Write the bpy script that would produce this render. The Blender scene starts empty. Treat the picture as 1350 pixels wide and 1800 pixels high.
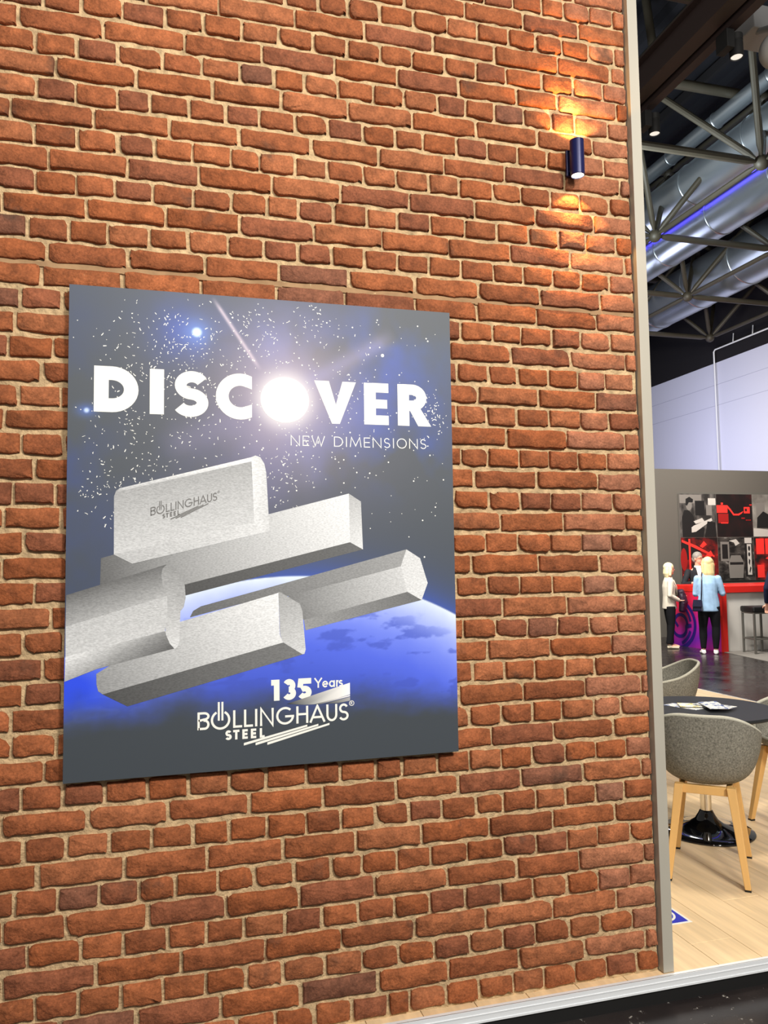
import bpy, bmesh, math, random
import numpy as np
from mathutils import Vector, Matrix

# ------------------------------------------------------------------ helpers for colour
def lin(c):
    c = c / 255.0
    return c / 12.92 if c <= 0.04045 else ((c + 0.055) / 1.055) ** 2.4
def rgb(r, g, b, a=1.0):
    return (lin(r), lin(g), lin(b), a)
R = math.radians
scene = bpy.context.scene
COL = scene.collection

# ------------------------------------------------------------------ camera
YAW, PITCH, ROLL, FPX, EYE = R(15.36), R(3.96), R(-0.85), 1370.0, 1.5
fwd = Vector((math.sin(YAW) * math.cos(PITCH), math.cos(YAW) * math.cos(PITCH), math.sin(PITCH)))
rgt = Vector((math.cos(YAW), -math.sin(YAW), 0.0))
upv = rgt.cross(fwd)
rgt2 = rgt * math.cos(ROLL) + upv * math.sin(ROLL)
upv2 = upv * math.cos(ROLL) - rgt * math.sin(ROLL)
cam_data = bpy.data.cameras.new('camera')
cam_data.sensor_width = 36.0
cam_data.lens = FPX * 36.0 / 1800.0
cam_data.clip_start, cam_data.clip_end = 0.05, 200
cam = bpy.data.objects.new('camera', cam_data)
COL.objects.link(cam)
m3 = Matrix((rgt2, upv2, -fwd)).transposed()
cam.matrix_world = Matrix.Translation((0, 0, EYE)) @ m3.to_4x4()
scene.camera = cam

# ------------------------------------------------------------------ world, lights, exposure
scene.view_settings.view_transform = 'Standard'
scene.view_settings.look = 'None'
scene.view_settings.gamma = 1.0
scene.view_settings.use_curve_mapping = False
scene.view_settings.exposure = 0.0
scene.cycles.max_bounces = 6
scene.cycles.sample_clamp_indirect = 4.0
world = bpy.data.worlds.new('hall ambient')
scene.world = world
world.use_nodes = True
world.node_tree.nodes['Background'].inputs[0].default_value = (1.0, 0.95, 0.88, 1)
world.node_tree.nodes['Background'].inputs[1].default_value = 0.22

def lamp(name, kind, loc, target, energy, color, size=1.0, size_y=None, spot=60, blend=0.3, parent=None):
    d = bpy.data.lights.new(name, kind)
    d.energy = energy
    d.color = color
    if kind == 'AREA':
        d.shape = 'RECTANGLE' if size_y else 'SQUARE'
        d.size = size
        if size_y:
            d.size_y = size_y
    elif kind == 'SPOT':
        d.spot_size = R(spot)
        d.spot_blend = blend
        d.shadow_soft_size = size
    else:
        d.shadow_soft_size = size
    o = bpy.data.objects.new(name, d)
    COL.objects.link(o)
    o.location = loc
    v = Vector(target) - Vector(loc)
    o.rotation_euler = v.to_track_quat('-Z', 'Y').to_euler()
    if parent:
        o.parent = parent
    return o

WARM, NEUT, COOL = (1.0, 0.90, 0.76), (1.0, 0.94, 0.86), (0.80, 0.92, 1.0)
# exhibition spotlights above the aisle, aimed at the brick wall
lamp('aisle_light', 'AREA', (2.3, -2.2, 4.5), (0.75, 2.6, 0.9), 325, NEUT, 0.9, 0.5)
lamp('aisle_light', 'AREA', (0.2, -2.2, 4.4), (0.1, 2.6, 1.0), 132, NEUT, 0.8, 0.5)
lamp('aisle_spot', 'SPOT', (0.9, -0.8, 5.0), (0.05, 2.6, 2.95), 130, WARM, 0.08, spot=20, blend=1.0)
# lounge and hall lights
lamp('lounge_light', 'AREA', (2.6, 3.4, 4.6), (2.7, 3.3, 0.0), 95, WARM, 0.5, 0.5)
lamp('lounge_light', 'AREA', (4.0, 6.0, 4.9), (4.2, 6.0, 0.0), 90, NEUT, 0.6, 0.6)
lamp('bar_light', 'AREA', (7.2, 10.0, 5.4), (9.4, 12.2, 0.7), 560, NEUT, 1.0, 1.0)
lamp('bar_light', 'AREA', (6.6, 12.2, 4.4), (9.4, 12.4, 0.6), 150, NEUT, 0.8, 0.8)  # unseen light added to brighten the counter's end panel
lamp('wall_wash', 'AREA', (10.6, 17.0, 3.8), (14.0, 18.6, 5.0), 78, (0.60, 0.62, 1.0), 2.0, 1.0)
lamp('collage_light', 'AREA', (11.3, 12.6, 5.2), (11.6, 14.5, 2.2), 95, NEUT, 1.2, 0.4)
lamp('duct_light', 'AREA', (5.2, 9.0, 5.4), (8.8, 10.5, 8.2), 290, COOL, 1.2, 1.2)  # this and the next: unseen lights added to give the ducts highlights
lamp('duct_light', 'AREA', (8.0, 15.0, 5.2), (10.5, 15.0, 7.8), 60, (0.72, 0.75, 1.0), 1.5, 1.5)

# ------------------------------------------------------------------ mesh helpers
class MB:
    """collects plain geometry for one mesh"""
    def __init__(self):
        self.v, self.f = [], []
    def add(self, vs, fs):
        n = len(self.v)
        self.v += [tuple(p) for p in vs]
        self.f += [tuple(i + n for i in f) for f in fs]
        return self
    def box(self, x0, x1, y0, y1, z0, z1):
        return self.add([(x0, y0, z0), (x1, y0, z0), (x1, y1, z0), (x0, y1, z0), (x0, y0, z1), (x1, y0, z1), (x1, y1, z1), (x0, y1, z1)],
                        [(0, 3, 2, 1), (4, 5, 6, 7), (0, 1, 5, 4), (1, 2, 6, 5), (2, 3, 7, 6), (3, 0, 4, 7)])
    def hexa(self, lo, hi):
        """eight corners: lower ring and upper ring of four points"""
        return self.add(list(lo) + list(hi), [(0, 3, 2, 1), (4, 5, 6, 7), (0, 1, 5, 4), (1, 2, 6, 5), (2, 3, 7, 6), (3, 0, 4, 7)])
    def tube(self, pts, radii, seg=10, cap=True, side=None, power=1.0):
        pts = [Vector(p) for p in pts]
        if not isinstance(radii, list):
            radii = [radii] * len(pts)
        rings = []
        prev = None
        for i, p in enumerate(pts):
            a = pts[max(i - 1, 0)]
            b = pts[min(i + 1, len(pts) - 1)]
            t = (b - a)
            t = t.normalized() if t.length > 1e-9 else Vector((0, 0, 1))
            s = Vector(side) if side is not None else (prev if prev is not None else (Vector((1, 0, 0)) if abs(t.x) < 0.9 else Vector((0, 1, 0))))
            s = (s - t * s.dot(t))
            s = s.normalized() if s.length > 1e-6 else t.orthogonal().normalized()
            prev = s
            q = t.cross(s)
            r = radii[i]
            ra, rb = r if isinstance(r, (tuple, list)) else (r, r)
            rings.append([p + s * (ra * math.cos(2 * math.pi * k / seg)) + q * (rb * math.sin(2 * math.pi * k / seg)) for k in range(seg)])
        vs = [v for ring in rings for v in ring]
        fs = []
        for i in range(len(rings) - 1):
            for k in range(seg):
                k2 = (k + 1) % seg
                fs.append((i * seg + k, i * seg + k2, (i + 1) * seg + k2, (i + 1) * seg + k))
        if cap:
            fs.append(tuple(range(seg))[::-1])
            fs.append(tuple((len(rings) - 1) * seg + k for k in range(seg)))
        return self.add(vs, fs)
    def lathe(self, prof, seg=40, c=(0, 0, 0)):
        vs, fs = [], []
        for r, z in prof:
            for k in range(seg):
                a = 2 * math.pi * k / seg
                vs.append((c[0] + r * math.cos(a), c[1] + r * math.sin(a), c[2] + z))
        for i in range(len(prof) - 1):
            for k in range(seg):
                k2 = (k + 1) % seg
                fs.append((i * seg + k, i * seg + k2, (i + 1) * seg + k2, (i + 1) * seg + k))
        if prof[0][0] > 1e-5:
            fs.append(tuple(range(seg))[::-1])
        if prof[-1][0] > 1e-5:
            fs.append(tuple((len(prof) - 1) * seg + k for k in range(seg)))
        return self.add(vs, fs)
    def ball(self, c, r, seg=14, rings=9):
        rx, ry, rz = r if isinstance(r, (tuple, list)) else (r, r, r)
        vs, fs = [(c[0], c[1], c[2] - rz)], []
        for i in range(1, rings):
            t = math.pi * i / rings - math.pi / 2
            for k in range(seg):
                a = 2 * math.pi * k / seg
                vs.append((c[0] + rx * math.cos(t) * math.cos(a), c[1] + ry * math.cos(t) * math.sin(a), c[2] + rz * math.sin(t)))
        vs.append((c[0], c[1], c[2] + rz))
        for k in range(seg):
            k2 = (k + 1) % seg
            fs.append((0, 1 + k2, 1 + k))
            fs.append((len(vs) - 1, 1 + (rings - 2) * seg + k, 1 + (rings - 2) * seg + k2))
            for i in range(rings - 2):
                fs.append((1 + i * seg + k, 1 + i * seg + k2, 1 + (i + 1) * seg + k2, 1 + (i + 1) * seg + k))
        return self.add(vs, fs)
    def mesh(self, name, mat, smooth=False, sharp=None):
        me = bpy.data.meshes.new(name)
        me.from_pydata(self.v, [], self.f)
        if smooth:
            me.polygons.foreach_set('use_smooth', [True] * len(me.polygons))
            if sharp:
                me.set_sharp_from_angle(angle=R(sharp))
        if mat:
            me.materials.append(mat)
        return me
    def build(self, name, mat, parent=None, smooth=False, bevel=0.0, loc=None, rz=0.0, sharp=None):
        o = bpy.data.objects.new(name, self.mesh(name, mat, smooth, sharp))
        COL.objects.link(o)
        if parent:
            o.parent = parent
        if loc is not None:
            o.location = loc
        o.rotation_euler = (0, 0, rz)
        if bevel:
            b = o.modifiers.new('edge', 'BEVEL')
            b.width = bevel
            b.segments = 2
            b.limit_method = 'ANGLE'
        return o

def tag(o, label=None, cat=None, group=None, kind=None):
    if label: o['label'] = label
    if cat: o['category'] = cat
    if group: o['group'] = group
    if kind: o['kind'] = kind
    return o
def empty(name, loc, rz=0.0, label=None, cat=None, group=None):
    o = bpy.data.objects.new(name, None)
    COL.objects.link(o)
    o.location = loc
    o.rotation_euler = (0, 0, rz)
    o.empty_display_size = 0.1
    return tag(o, label, cat, group)
def copy_tree(o, parent=None):
    kids = list(o.children)
    c = o.copy()
    COL.objects.link(c)
    if parent:
        c.parent = parent
    for k in kids:
        copy_tree(k, c)
    return c

# ------------------------------------------------------------------ materials
def mat(name, col, rough=0.6, metal=0.0, emit=None, estr=0.0, noise=None, bump=None, spec=0.5, coat=0.0, attr=None, var=0.0):
    """noise = (scale, amount, stretch) brightness mottling in object space; bump = (scale, strength, distance)"""
    m = bpy.data.materials.new(name)
    m.use_nodes = True
    nt = m.node_tree
    b = nt.nodes['Principled BSDF']
    b.inputs['Base Color'].default_value = col
    b.inputs['Roughness'].default_value = rough
    b.inputs['Metallic'].default_value = metal
    b.inputs['Specular IOR Level'].default_value = spec
    b.inputs['Coat Weight'].default_value = coat
    if emit:
        b.inputs['Emission Color'].default_value = emit
        b.inputs['Emission Strength'].default_value = estr
    L = nt.links.new
    src = None
    if attr:
        a = nt.nodes.new('ShaderNodeAttribute')
        a.attribute_name = attr
        src = a.outputs['Color']
        L(src, b.inputs['Base Color'])
    if noise or bump or var:
        tc = nt.nodes.new('ShaderNodeTexCoord')
    if noise:
        mp = nt.nodes.new('ShaderNodeMapping')
        mp.inputs['Scale'].default_value = noise[2] if len(noise) > 2 else (1, 1, 1)
        L(tc.outputs['Object'], mp.inputs['Vector'])
        n = nt.nodes.new('ShaderNodeTexNoise')
        n.inputs['Scale'].default_value = noise[0]
        n.inputs['Detail'].default_value = 6
        L(mp.outputs['Vector'], n.inputs['Vector'])
        mr = nt.nodes.new('ShaderNodeMapRange')
        mr.inputs['From Min'].default_value = 0.25
        mr.inputs['From Max'].default_value = 0.75
        mr.inputs['To Min'].default_value = 1 - noise[1]
        mr.inputs['To Max'].default_value = 1 + noise[1]
        L(n.outputs['Fac'], mr.inputs['Value'])
        mx = nt.nodes.new('ShaderNodeMix')
        mx.data_type = 'RGBA'
        mx.blend_type = 'MULTIPLY'
        mx.inputs['Factor'].default_value = 1
        mx.inputs['A'].default_value = col
        if src:
            L(src, mx.inputs['A'])
        L(mr.outputs['Result'], mx.inputs['B'])
        src = mx.outputs['Result']
        L(src, b.inputs['Base Color'])
    if var:
        oi = nt.nodes.new('ShaderNodeObjectInfo')
        mr2 = nt.nodes.new('ShaderNodeMapRange')
        mr2.inputs['To Min'].default_value = 1 - var
        mr2.inputs['To Max'].default_value = 1 + var
        L(oi.outputs['Random'], mr2.inputs['Value'])
        mx2 = nt.nodes.new('ShaderNodeMix')
        mx2.data_type = 'RGBA'
        mx2.blend_type = 'MULTIPLY'
        mx2.inputs['Factor'].default_value = 1
        mx2.inputs['A'].default_value = col
        if src:
            L(src, mx2.inputs['A'])
        L(mr2.outputs['Result'], mx2.inputs['B'])
        L(mx2.outputs['Result'], b.inputs['Base Color'])
    if bump:
        n2 = nt.nodes.new('ShaderNodeTexNoise')
        n2.inputs['Scale'].default_value = bump[0]
        n2.inputs['Detail'].default_value = 5
        L(tc.outputs['Object'], n2.inputs['Vector'])
        bp = nt.nodes.new('ShaderNodeBump')
        bp.inputs['Strength'].default_value = bump[1]
        bp.inputs['Distance'].default_value = bump[2]
        L(n2.outputs['Fac'], bp.inputs['Height'])
        L(bp.outputs['Normal'], b.inputs['Normal'])
    return m

M = {}
M['alu'] = mat('brushed aluminium', rgb(176, 172, 160), 0.65, 0.1, noise=(6, 0.06, (1, 1, 0.3)))
M['silver'] = mat('anodised edge profile', rgb(228, 233, 238), 0.45, 0.1)
M['black'] = mat('matt black paint', rgb(14, 14, 15), 0.6)
M['navy'] = mat('dark blue lacquer', rgb(20, 26, 78), 0.32, 0.2)
M['white'] = mat('white paint', rgb(236, 236, 230), 0.5)
M['glow'] = mat('lamp lens', rgb(255, 250, 235), 0.4, emit=(1, 0.95, 0.82, 1), estr=9)
M['can_glow'] = mat('downlight lens', rgb(220, 215, 200), 0.3, emit=(1, 0.95, 0.85, 1), estr=0.8)
M['oak'] = mat('oak wood', rgb(222, 176, 108), 0.5, noise=(14, 0.10, (1, 1, 0.1)))
M['felt'] = mat('grey wool felt', rgb(128, 126, 117), 0.95, noise=(130, 0.55), bump=(160, 0.25, 0.002), spec=0.15)
M['felt_light'] = mat('pale felt piping', rgb(186, 184, 170), 0.9, noise=(150, 0.12), spec=0.2)
M['tabletop'] = mat('black laminate table top', rgb(38, 41, 44), 0.45)
M['chrome'] = mat('chrome', rgb(225, 220, 210), 0.12, 1.0)
M['gloss_black'] = mat('glossy black steel', rgb(12, 12, 15), 0.06, 0.3, coat=1.0)
M['steel'] = mat('galvanised duct steel', rgb(196, 204, 210), 0.33, 0.9, noise=(2.5, 0.10, (1, 0.3, 1)))
M['truss'] = mat('olive grey painted steel', rgb(66, 60, 48), 0.55, 0.2, noise=(4, 0.12))
M['beam'] = mat('brown painted steel', rgb(54, 41, 39), 0.55)
M['roof'] = mat('dark roof sheet', rgb(17, 17, 24), 0.9)
M['led'] = mat('blue light strip', rgb(90, 80, 255), 0.5, emit=(0.12, 0.09, 1.0, 1), estr=2.2)  # emission stands in for the blue reflection on the duct
M['dark_wall'] = mat('dark hall wall', rgb(20, 16, 19), 0.9)
M['lavender'] = mat('white hall cladding', rgb(214, 214, 226), 0.8)
M['grey_wall'] = mat('warm grey booth wall', rgb(88, 84, 77), 0.85)
M['skin'] = mat('skin', rgb(226, 168, 142), 0.55, spec=0.3)

# ------------------------------------------------------------------ brick wall
WALL_Y = 2.6155            # mortar plane
FACE_Y = 2.603            # mean brick face
WALL_X1 = 1.738
JOINTS = {-17:[-1.053,-0.934,-0.814,-0.695,-0.575,-0.456,-0.336,-0.217,-0.097,0.022,0.142,0.261,0.381,0.5,0.619,0.739,0.858,0.978,1.097,1.217,1.336,1.456,1.575,1.695],
-16:[-1.123,-0.883,-0.642,-0.402,-0.161,0.079,0.32,0.56,0.8,1.041,1.281,1.522],
-15:[-1.011,-0.891,-0.772,-0.652,-0.533,-0.413,-0.294,-0.174,-0.055,0.065,0.184,0.304,0.423,0.543,0.662,0.782,0.901,1.021,1.14,1.26,1.38,1.475,1.585,1.692],
-14:[-1.102,-0.861,-0.621,-0.38,-0.14,0.101,0.341,0.582,0.822,1.063,1.299,1.537],
-13:[-1.052,-0.933,-0.813,-0.694,-0.574,-0.455,-0.335,-0.216,-0.096,0.023,0.143,0.262,0.382,0.501,0.609,0.728,0.857,0.988,1.11,1.233,1.349,1.463,1.579,1.693],
-12:[-1.048,-0.808,-0.567,-0.327,-0.086,0.154,0.416,0.669,0.932,1.178,1.441,1.671],
-11:[-1.004,-0.885,-0.765,-0.646,-0.526,-0.407,-0.287,-0.16,-0.026,0.103,0.233,0.358,0.481,0.604,0.729,0.849,0.975,1.1,1.223,1.371,1.505,1.636],
-10:[-0.959,-0.718,-0.478,-0.22,0.039,0.301,0.557,0.792,1.028,1.264,1.436,1.693],
-9:[-1.026,-0.906,-0.787,-0.667,-0.548,-0.428,-0.301,-0.172,-0.033,0.098,0.222,0.343,0.448,0.572,0.7,0.816,0.942,1.057,1.17,1.294,1.406,1.508,1.65],
-8:[-1.088,-0.847,-0.607,-0.366,-0.115,0.132,0.367,0.606,0.845,1.094,1.345,1.583],
-7:[-1.018,-0.899,-0.779,-0.66,-0.54,-0.421,-0.302,-0.175,-0.072,0.054,0.178,0.292,0.414,0.532,0.66,0.779,0.887,1.014,1.138,1.26,1.384,1.503,1.628],
-6:[-0.975,-0.734,-0.494,-0.248,-0.008,0.221,0.472,0.717,0.965,1.206,1.455,1.696],
-5:[-1.024,-0.904,-0.785,-0.665,-0.546,-0.426,-0.297,-0.171,-0.055,0.068,0.195,0.29,0.412,0.529,0.659,0.779,0.904,1.024,1.155,1.271,1.392,1.517,1.645],
-4:[-1.104,-0.863,-0.623,-0.382,-0.14,0.086,0.332,0.576,0.829,1.081,1.33,1.575],
-3:[-1.017,-0.898,-0.778,-0.659,-0.539,-0.42,-0.299,-0.179,-0.059,0.068,0.195,0.318,0.423,0.549,0.671,0.781,0.908,1.039,1.171,1.296,1.421,1.54,1.668],
-2:[-0.997,-0.757,-0.516,-0.268,-0.018,0.224,0.477,0.725,0.977,1.222,1.467,1.704],
-1:[-1.039,-0.92,-0.8,-0.681,-0.561,-0.442,-0.316,-0.2,-0.073,0.054,0.184,0.304,0.423,0.541,0.66,0.781,0.898,1.024,1.15,1.271,1.391,1.513,1.636],
0:[-1.105,-0.865,-0.624,-0.384,-0.136,0.109,0.354,0.601,0.844,1.091,1.337,1.59],
1:[-1.119,-0.879,-0.638,-0.398,-0.154,0.098,0.346,0.588,0.843,1.081,1.323,1.571],
2:[-1.054,-0.935,-0.815,-0.696,-0.576,-0.457,-0.336,-0.214,-0.091,0.032,0.155,0.278,0.4,0.523,0.646,0.769,0.892,1.014,1.143,1.255,1.381,1.502,1.629],
3:[-0.953,-0.712,-0.472,-0.231,0.009,0.25,0.49,0.731,0.971,1.212,1.458,1.692],
4:[-0.966,-0.846,-0.727,-0.607,-0.488,-0.36,-0.236,-0.113,0.011,0.134,0.257,0.381,0.504,0.628,0.751,0.874,0.998,1.12,1.239,1.362,1.486,1.602,1.723],
5:[-1.113,-0.873,-0.632,-0.392,-0.147,0.098,0.343,0.588,0.833,1.077,1.319,1.559],
6:[-1.053,-0.934,-0.814,-0.695,-0.575,-0.456,-0.336,-0.215,-0.095,0.026,0.147,0.267,0.388,0.509,0.629,0.75,0.87,0.991,1.11,1.23,1.362,1.489,1.613],
7:[-0.977,-0.737,-0.496,-0.256,-0.015,0.225,0.466,0.706,0.947,1.187,1.429,1.677],
8:[-1.045,-0.925,-0.806,-0.686,-0.567,-0.447,-0.324,-0.203,-0.082,0.039,0.16,0.282,0.403,0.524,0.645,0.766,0.887,1.008,1.111,1.235,1.354,1.476,1.596],
9:[-1.13,-0.889,-0.649,-0.408,-0.165,0.079,0.323,0.567,0.811,1.054,1.303,1.556],
10:[-1.065,-0.945,-0.826,-0.706,-0.587,-0.467,-0.348,-0.228,-0.108,0.013,0.133,0.254,0.374,0.494,0.615,0.735,0.856,0.976,1.112,1.235,1.358,1.48,1.615],
11:[-0.976,-0.735,-0.495,-0.328,-0.081,0.166,0.413,0.66,0.907,1.154,1.407,1.667],
12:[-1.032,-0.912,-0.793,-0.673,-0.554,-0.434,-0.31,-0.194,-0.078,0.039,0.155,0.271,0.387,0.504,0.62,0.736,0.852,0.969,1.094,1.22,1.351,1.479,1.603,1.72],
13:[-0.976,-0.736,-0.495,-0.309,-0.084,0.14,0.365,0.59,0.815,1.039,1.3,1.55],
14:[-1.002,-0.882,-0.763,-0.643,-0.524,-0.404,-0.289,-0.174,-0.059,0.057,0.172,0.287,0.402,0.517,0.633,0.748,0.863,0.978,1.1,1.224,1.355,1.478,1.617],
15:[-1.078,-0.837,-0.597,-0.356,-0.105,0.147,0.399,0.65,0.902,1.154,1.41,1.657],
16:[-1.03,-0.91,-0.791,-0.671,-0.552,-0.432,-0.316,-0.196,-0.076,0.044,0.163,0.283,0.403,0.523,0.643,0.763,0.883,1.002,1.128,1.25,1.371,1.499,1.619],
17:[-1.097,-0.856,-0.616,-0.375,-0.13,0.115,0.36,0.605,0.849,1.094,1.336,1.588],
18:[-1.027,-0.908,-0.788,-0.669,-0.549,-0.43,-0.316,-0.193,-0.071,0.052,0.174,0.297,0.419,0.542,0.664,0.787,0.909,1.032,1.157,1.273,1.393,1.517,1.648],
19:[-1.186,-0.945,-0.705,-0.464,-0.224,0.017,0.257,0.498,0.738,0.979,1.228,1.474,1.71],
20:[-1.058,-0.939,-0.819,-0.7,-0.58,-0.461,-0.335,-0.212,-0.089,0.034,0.157,0.279,0.402,0.525,0.648,0.771,0.894,1.017,1.14,1.259,1.378,1.506,1.621],
21:[-1.089,-0.849,-0.608,-0.368,-0.123,0.122,0.366,0.611,0.856,1.1,1.34,1.586],
22:[-1.031,-0.911,-0.792,-0.672,-0.553,-0.433,-0.313,-0.193,-0.066,0.06,0.185,0.305,0.435,0.554,0.675,0.766,0.897,1.015,1.133,1.255,1.385,1.512,1.636],
23:[-0.966,-0.725,-0.485,-0.243,-0.003,0.249,0.493,0.743,0.97,1.21,1.454,1.699],
24:[-1.019,-0.9,-0.78,-0.661,-0.541,-0.422,-0.302,-0.178,-0.054,0.075,0.185,0.307,0.436,0.551,0.671,0.789,0.909,1.034,1.138,1.263,1.381,1.504,1.622],
25:[-1.102,-0.862,-0.621,-0.381,-0.133,0.117,0.358,0.601,0.834,1.08,1.329,1.58],
26:[-1.042,-0.922,-0.803,-0.683,-0.564,-0.444,-0.324,-0.206,-0.091,0.021,0.15,0.266,0.394,0.518,0.623,0.743,0.866,0.997,1.134,1.26,1.384,1.506,1.64],
27:[-0.956,-0.716,-0.475,-0.302,-0.064,0.176,0.411,0.665,0.922,1.183,1.43,1.693],
28:[-1.006,-0.886,-0.767,-0.647,-0.528,-0.408,-0.257,-0.134,-0.004,0.115,0.233,0.364,0.484,0.609,0.732,0.859,0.986,1.12,1.245,1.376,1.504,1.632],
29:[-0.955,-0.715,-0.474,-0.213,0.038,0.3,0.55,0.801,1.064,1.318,1.571],
30:[-0.981,-0.861,-0.742,-0.622,-0.503,-0.383,-0.264,-0.139,-0.016,0.112,0.238,0.356,0.494,0.619,0.744,0.872,1.0,1.127,1.247,1.381,1.505,1.638],
31:[-1.036,-0.795,-0.555,-0.314,-0.094,0.16,0.413,0.673,0.922,1.183,1.44,1.687],
32:[-0.985,-0.865,-0.746,-0.626,-0.507,-0.387,-0.268,-0.148,-0.029,0.091,0.21,0.33,0.457,0.583,0.706,0.783,0.909,1.032,1.159,1.276,1.399,1.524,1.648]}

def course_z(k, X):
    z = 1.5 + (0.941 - 0.0717 * k) * (FACE_Y / 2.42)
    t = min(1, max(0, X / 1.6))
    return z - 0.012 * t * min(1, max(0, (z - 0.9) / 0.5))

def project(p):
    d = Vector(p) - Vector((0, 0, EYE))
    x, y, z = d.dot(rgt2), d.dot(upv2), d.dot(fwd)
    return 675 + FPX * x / z, 900 - FPX * y / z

def brick_material():
    m = bpy.data.materials.new('hand made red brick')
    m.use_nodes = True
    nt = m.node_tree
    b = nt.nodes['Principled BSDF']
    b.inputs['Roughness'].default_value = 0.82
    b.inputs['Specular IOR Level'].default_value = 0.3
    L = nt.links.new
    N = nt.nodes.new
    at = N('ShaderNodeAttribute'); at.attribute_name = 'tint'
    ge = N('ShaderNodeNewGeometry')
    def noise(scale, detail=5, rough=0.6):
        n = N('ShaderNodeTexNoise')
        n.inputs['Scale'].default_value = scale
        n.inputs['Detail'].default_value = detail
        n.inputs['Roughness'].default_value = rough
        L(ge.outputs['Position'], n.inputs['Vector'])
        return n.outputs['Fac']
    def rng(s, a, b_, c, d):
        r = N('ShaderNodeMapRange')
        for k, v in zip(('From Min', 'From Max', 'To Min', 'To Max'), (a, b_, c, d)):
            r.inputs[k].default_value = v
        L(s, r.inputs['Value'])
        return r.outputs['Result']
    def mix(fac, a, bb, mode='MIX'):
        x = N('ShaderNodeMix'); x.data_type = 'RGBA'; x.blend_type = mode
        if isinstance(fac, float): x.inputs['Factor'].default_value = fac
        else: L(fac, x.inputs['Factor'])
        for k, v in (('A', a), ('B', bb)):
            if isinstance(v, tuple): x.inputs[k].default_value = v
            else: L(v, x.inputs[k])
        return x.outputs['Result']
    c = mix(1.0, at.outputs['Color'], rng(noise(22, 6), 0.28, 0.72, 0.62, 1.36), 'MULTIPLY')
    c = mix(1.0, c, rng(noise(140, 4), 0.3, 0.7, 0.74, 1.24), 'MULTIPLY')
    c = mix(rng(noise(7.0, 4), 0.62, 0.74, 0.0, 0.62), c, rgb(74, 58, 48))          # kiln smudges
    c = mix(rng(noise(75, 3), 0.70, 0.78, 0.0, 0.35), c, rgb(206, 160, 120))        # lime flecks
    L(c, b.inputs['Base Color'])
    h = N('ShaderNodeMath'); h.operation = 'MULTIPLY_ADD'
    L(noise(55, 6, 0.65), h.inputs[0]); h.inputs[1].default_value = 1.0
    L(rng(noise(14, 3), 0.3, 0.7, 0.0, 0.7), h.inputs[2])
    bp = N('ShaderNodeBump'); bp.inputs['Strength'].default_value = 0.8; bp.inputs['Distance'].default_value = 0.009
    L(h.outputs[0], bp.inputs['Height'])
    L(bp.outputs['Normal'], b.inputs['Normal'])
    return m
M['brick'] = brick_material()
M['mortar'] = mat('sandy lime mortar', rgb(194, 168, 130), 0.95, noise=(34, 0.40), bump=(95, 1.0, 0.008), spec=0.15)
M['seam'] = mat('smoothed panel joint mortar', rgb(160, 130, 98), 0.95, noise=(20, 0.2), bump=(60, 0.5, 0.003), spec=0.15)

# mortar bed: a slab whose face is gently uneven
def mortar_bed():
    rnd = random.Random(11)
    mb = MB()
    x0, x1, z0, z1 = -1.12, WALL_X1, 0.0, 3.93
    nx, nz = 110, 150
    rg = np.random.default_rng(5)
    dy = np.zeros((nz + 1, nx + 1))
    for s, a in ((3, 0.0012), (1, 0.0014)):
        dy += a * rg.standard_normal((nz + 1, nx + 1)) if s == 1 else a * np.repeat(np.repeat(rg.standard_normal((nz // 3 + 2, nx // 3 + 2)), 3, 0), 3, 1)[:nz + 1, :nx + 1]
    vs = [(x0 + (x1 - x0) * i / nx, WALL_Y + float(dy[j, i]), z0 + (z1 - z0) * j / nz) for j in range(nz + 1) for i in range(nx + 1)]
    fs = [(j * (nx + 1) + i, j * (nx + 1) + i + 1, (j + 1) * (nx + 1) + i + 1, (j + 1) * (nx + 1) + i) for j in range(nz) for i in range(nx)]
    mb.add(vs, fs)
    mb.box(x0, x1, WALL_Y + 0.012, 2.70, z0, z1)
    return mb
wall = mortar_bed().build('wall_left', M['mortar'], smooth=True, sharp=40)
tag(wall, 'red brick facing wall with sandy mortar joints behind the space poster', kind='structure')

PX0, PX1, PZ0, PZ1, PY = -0.310, 0.961, 0.859, 2.401, 2.574      # poster rectangle and its face

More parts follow.
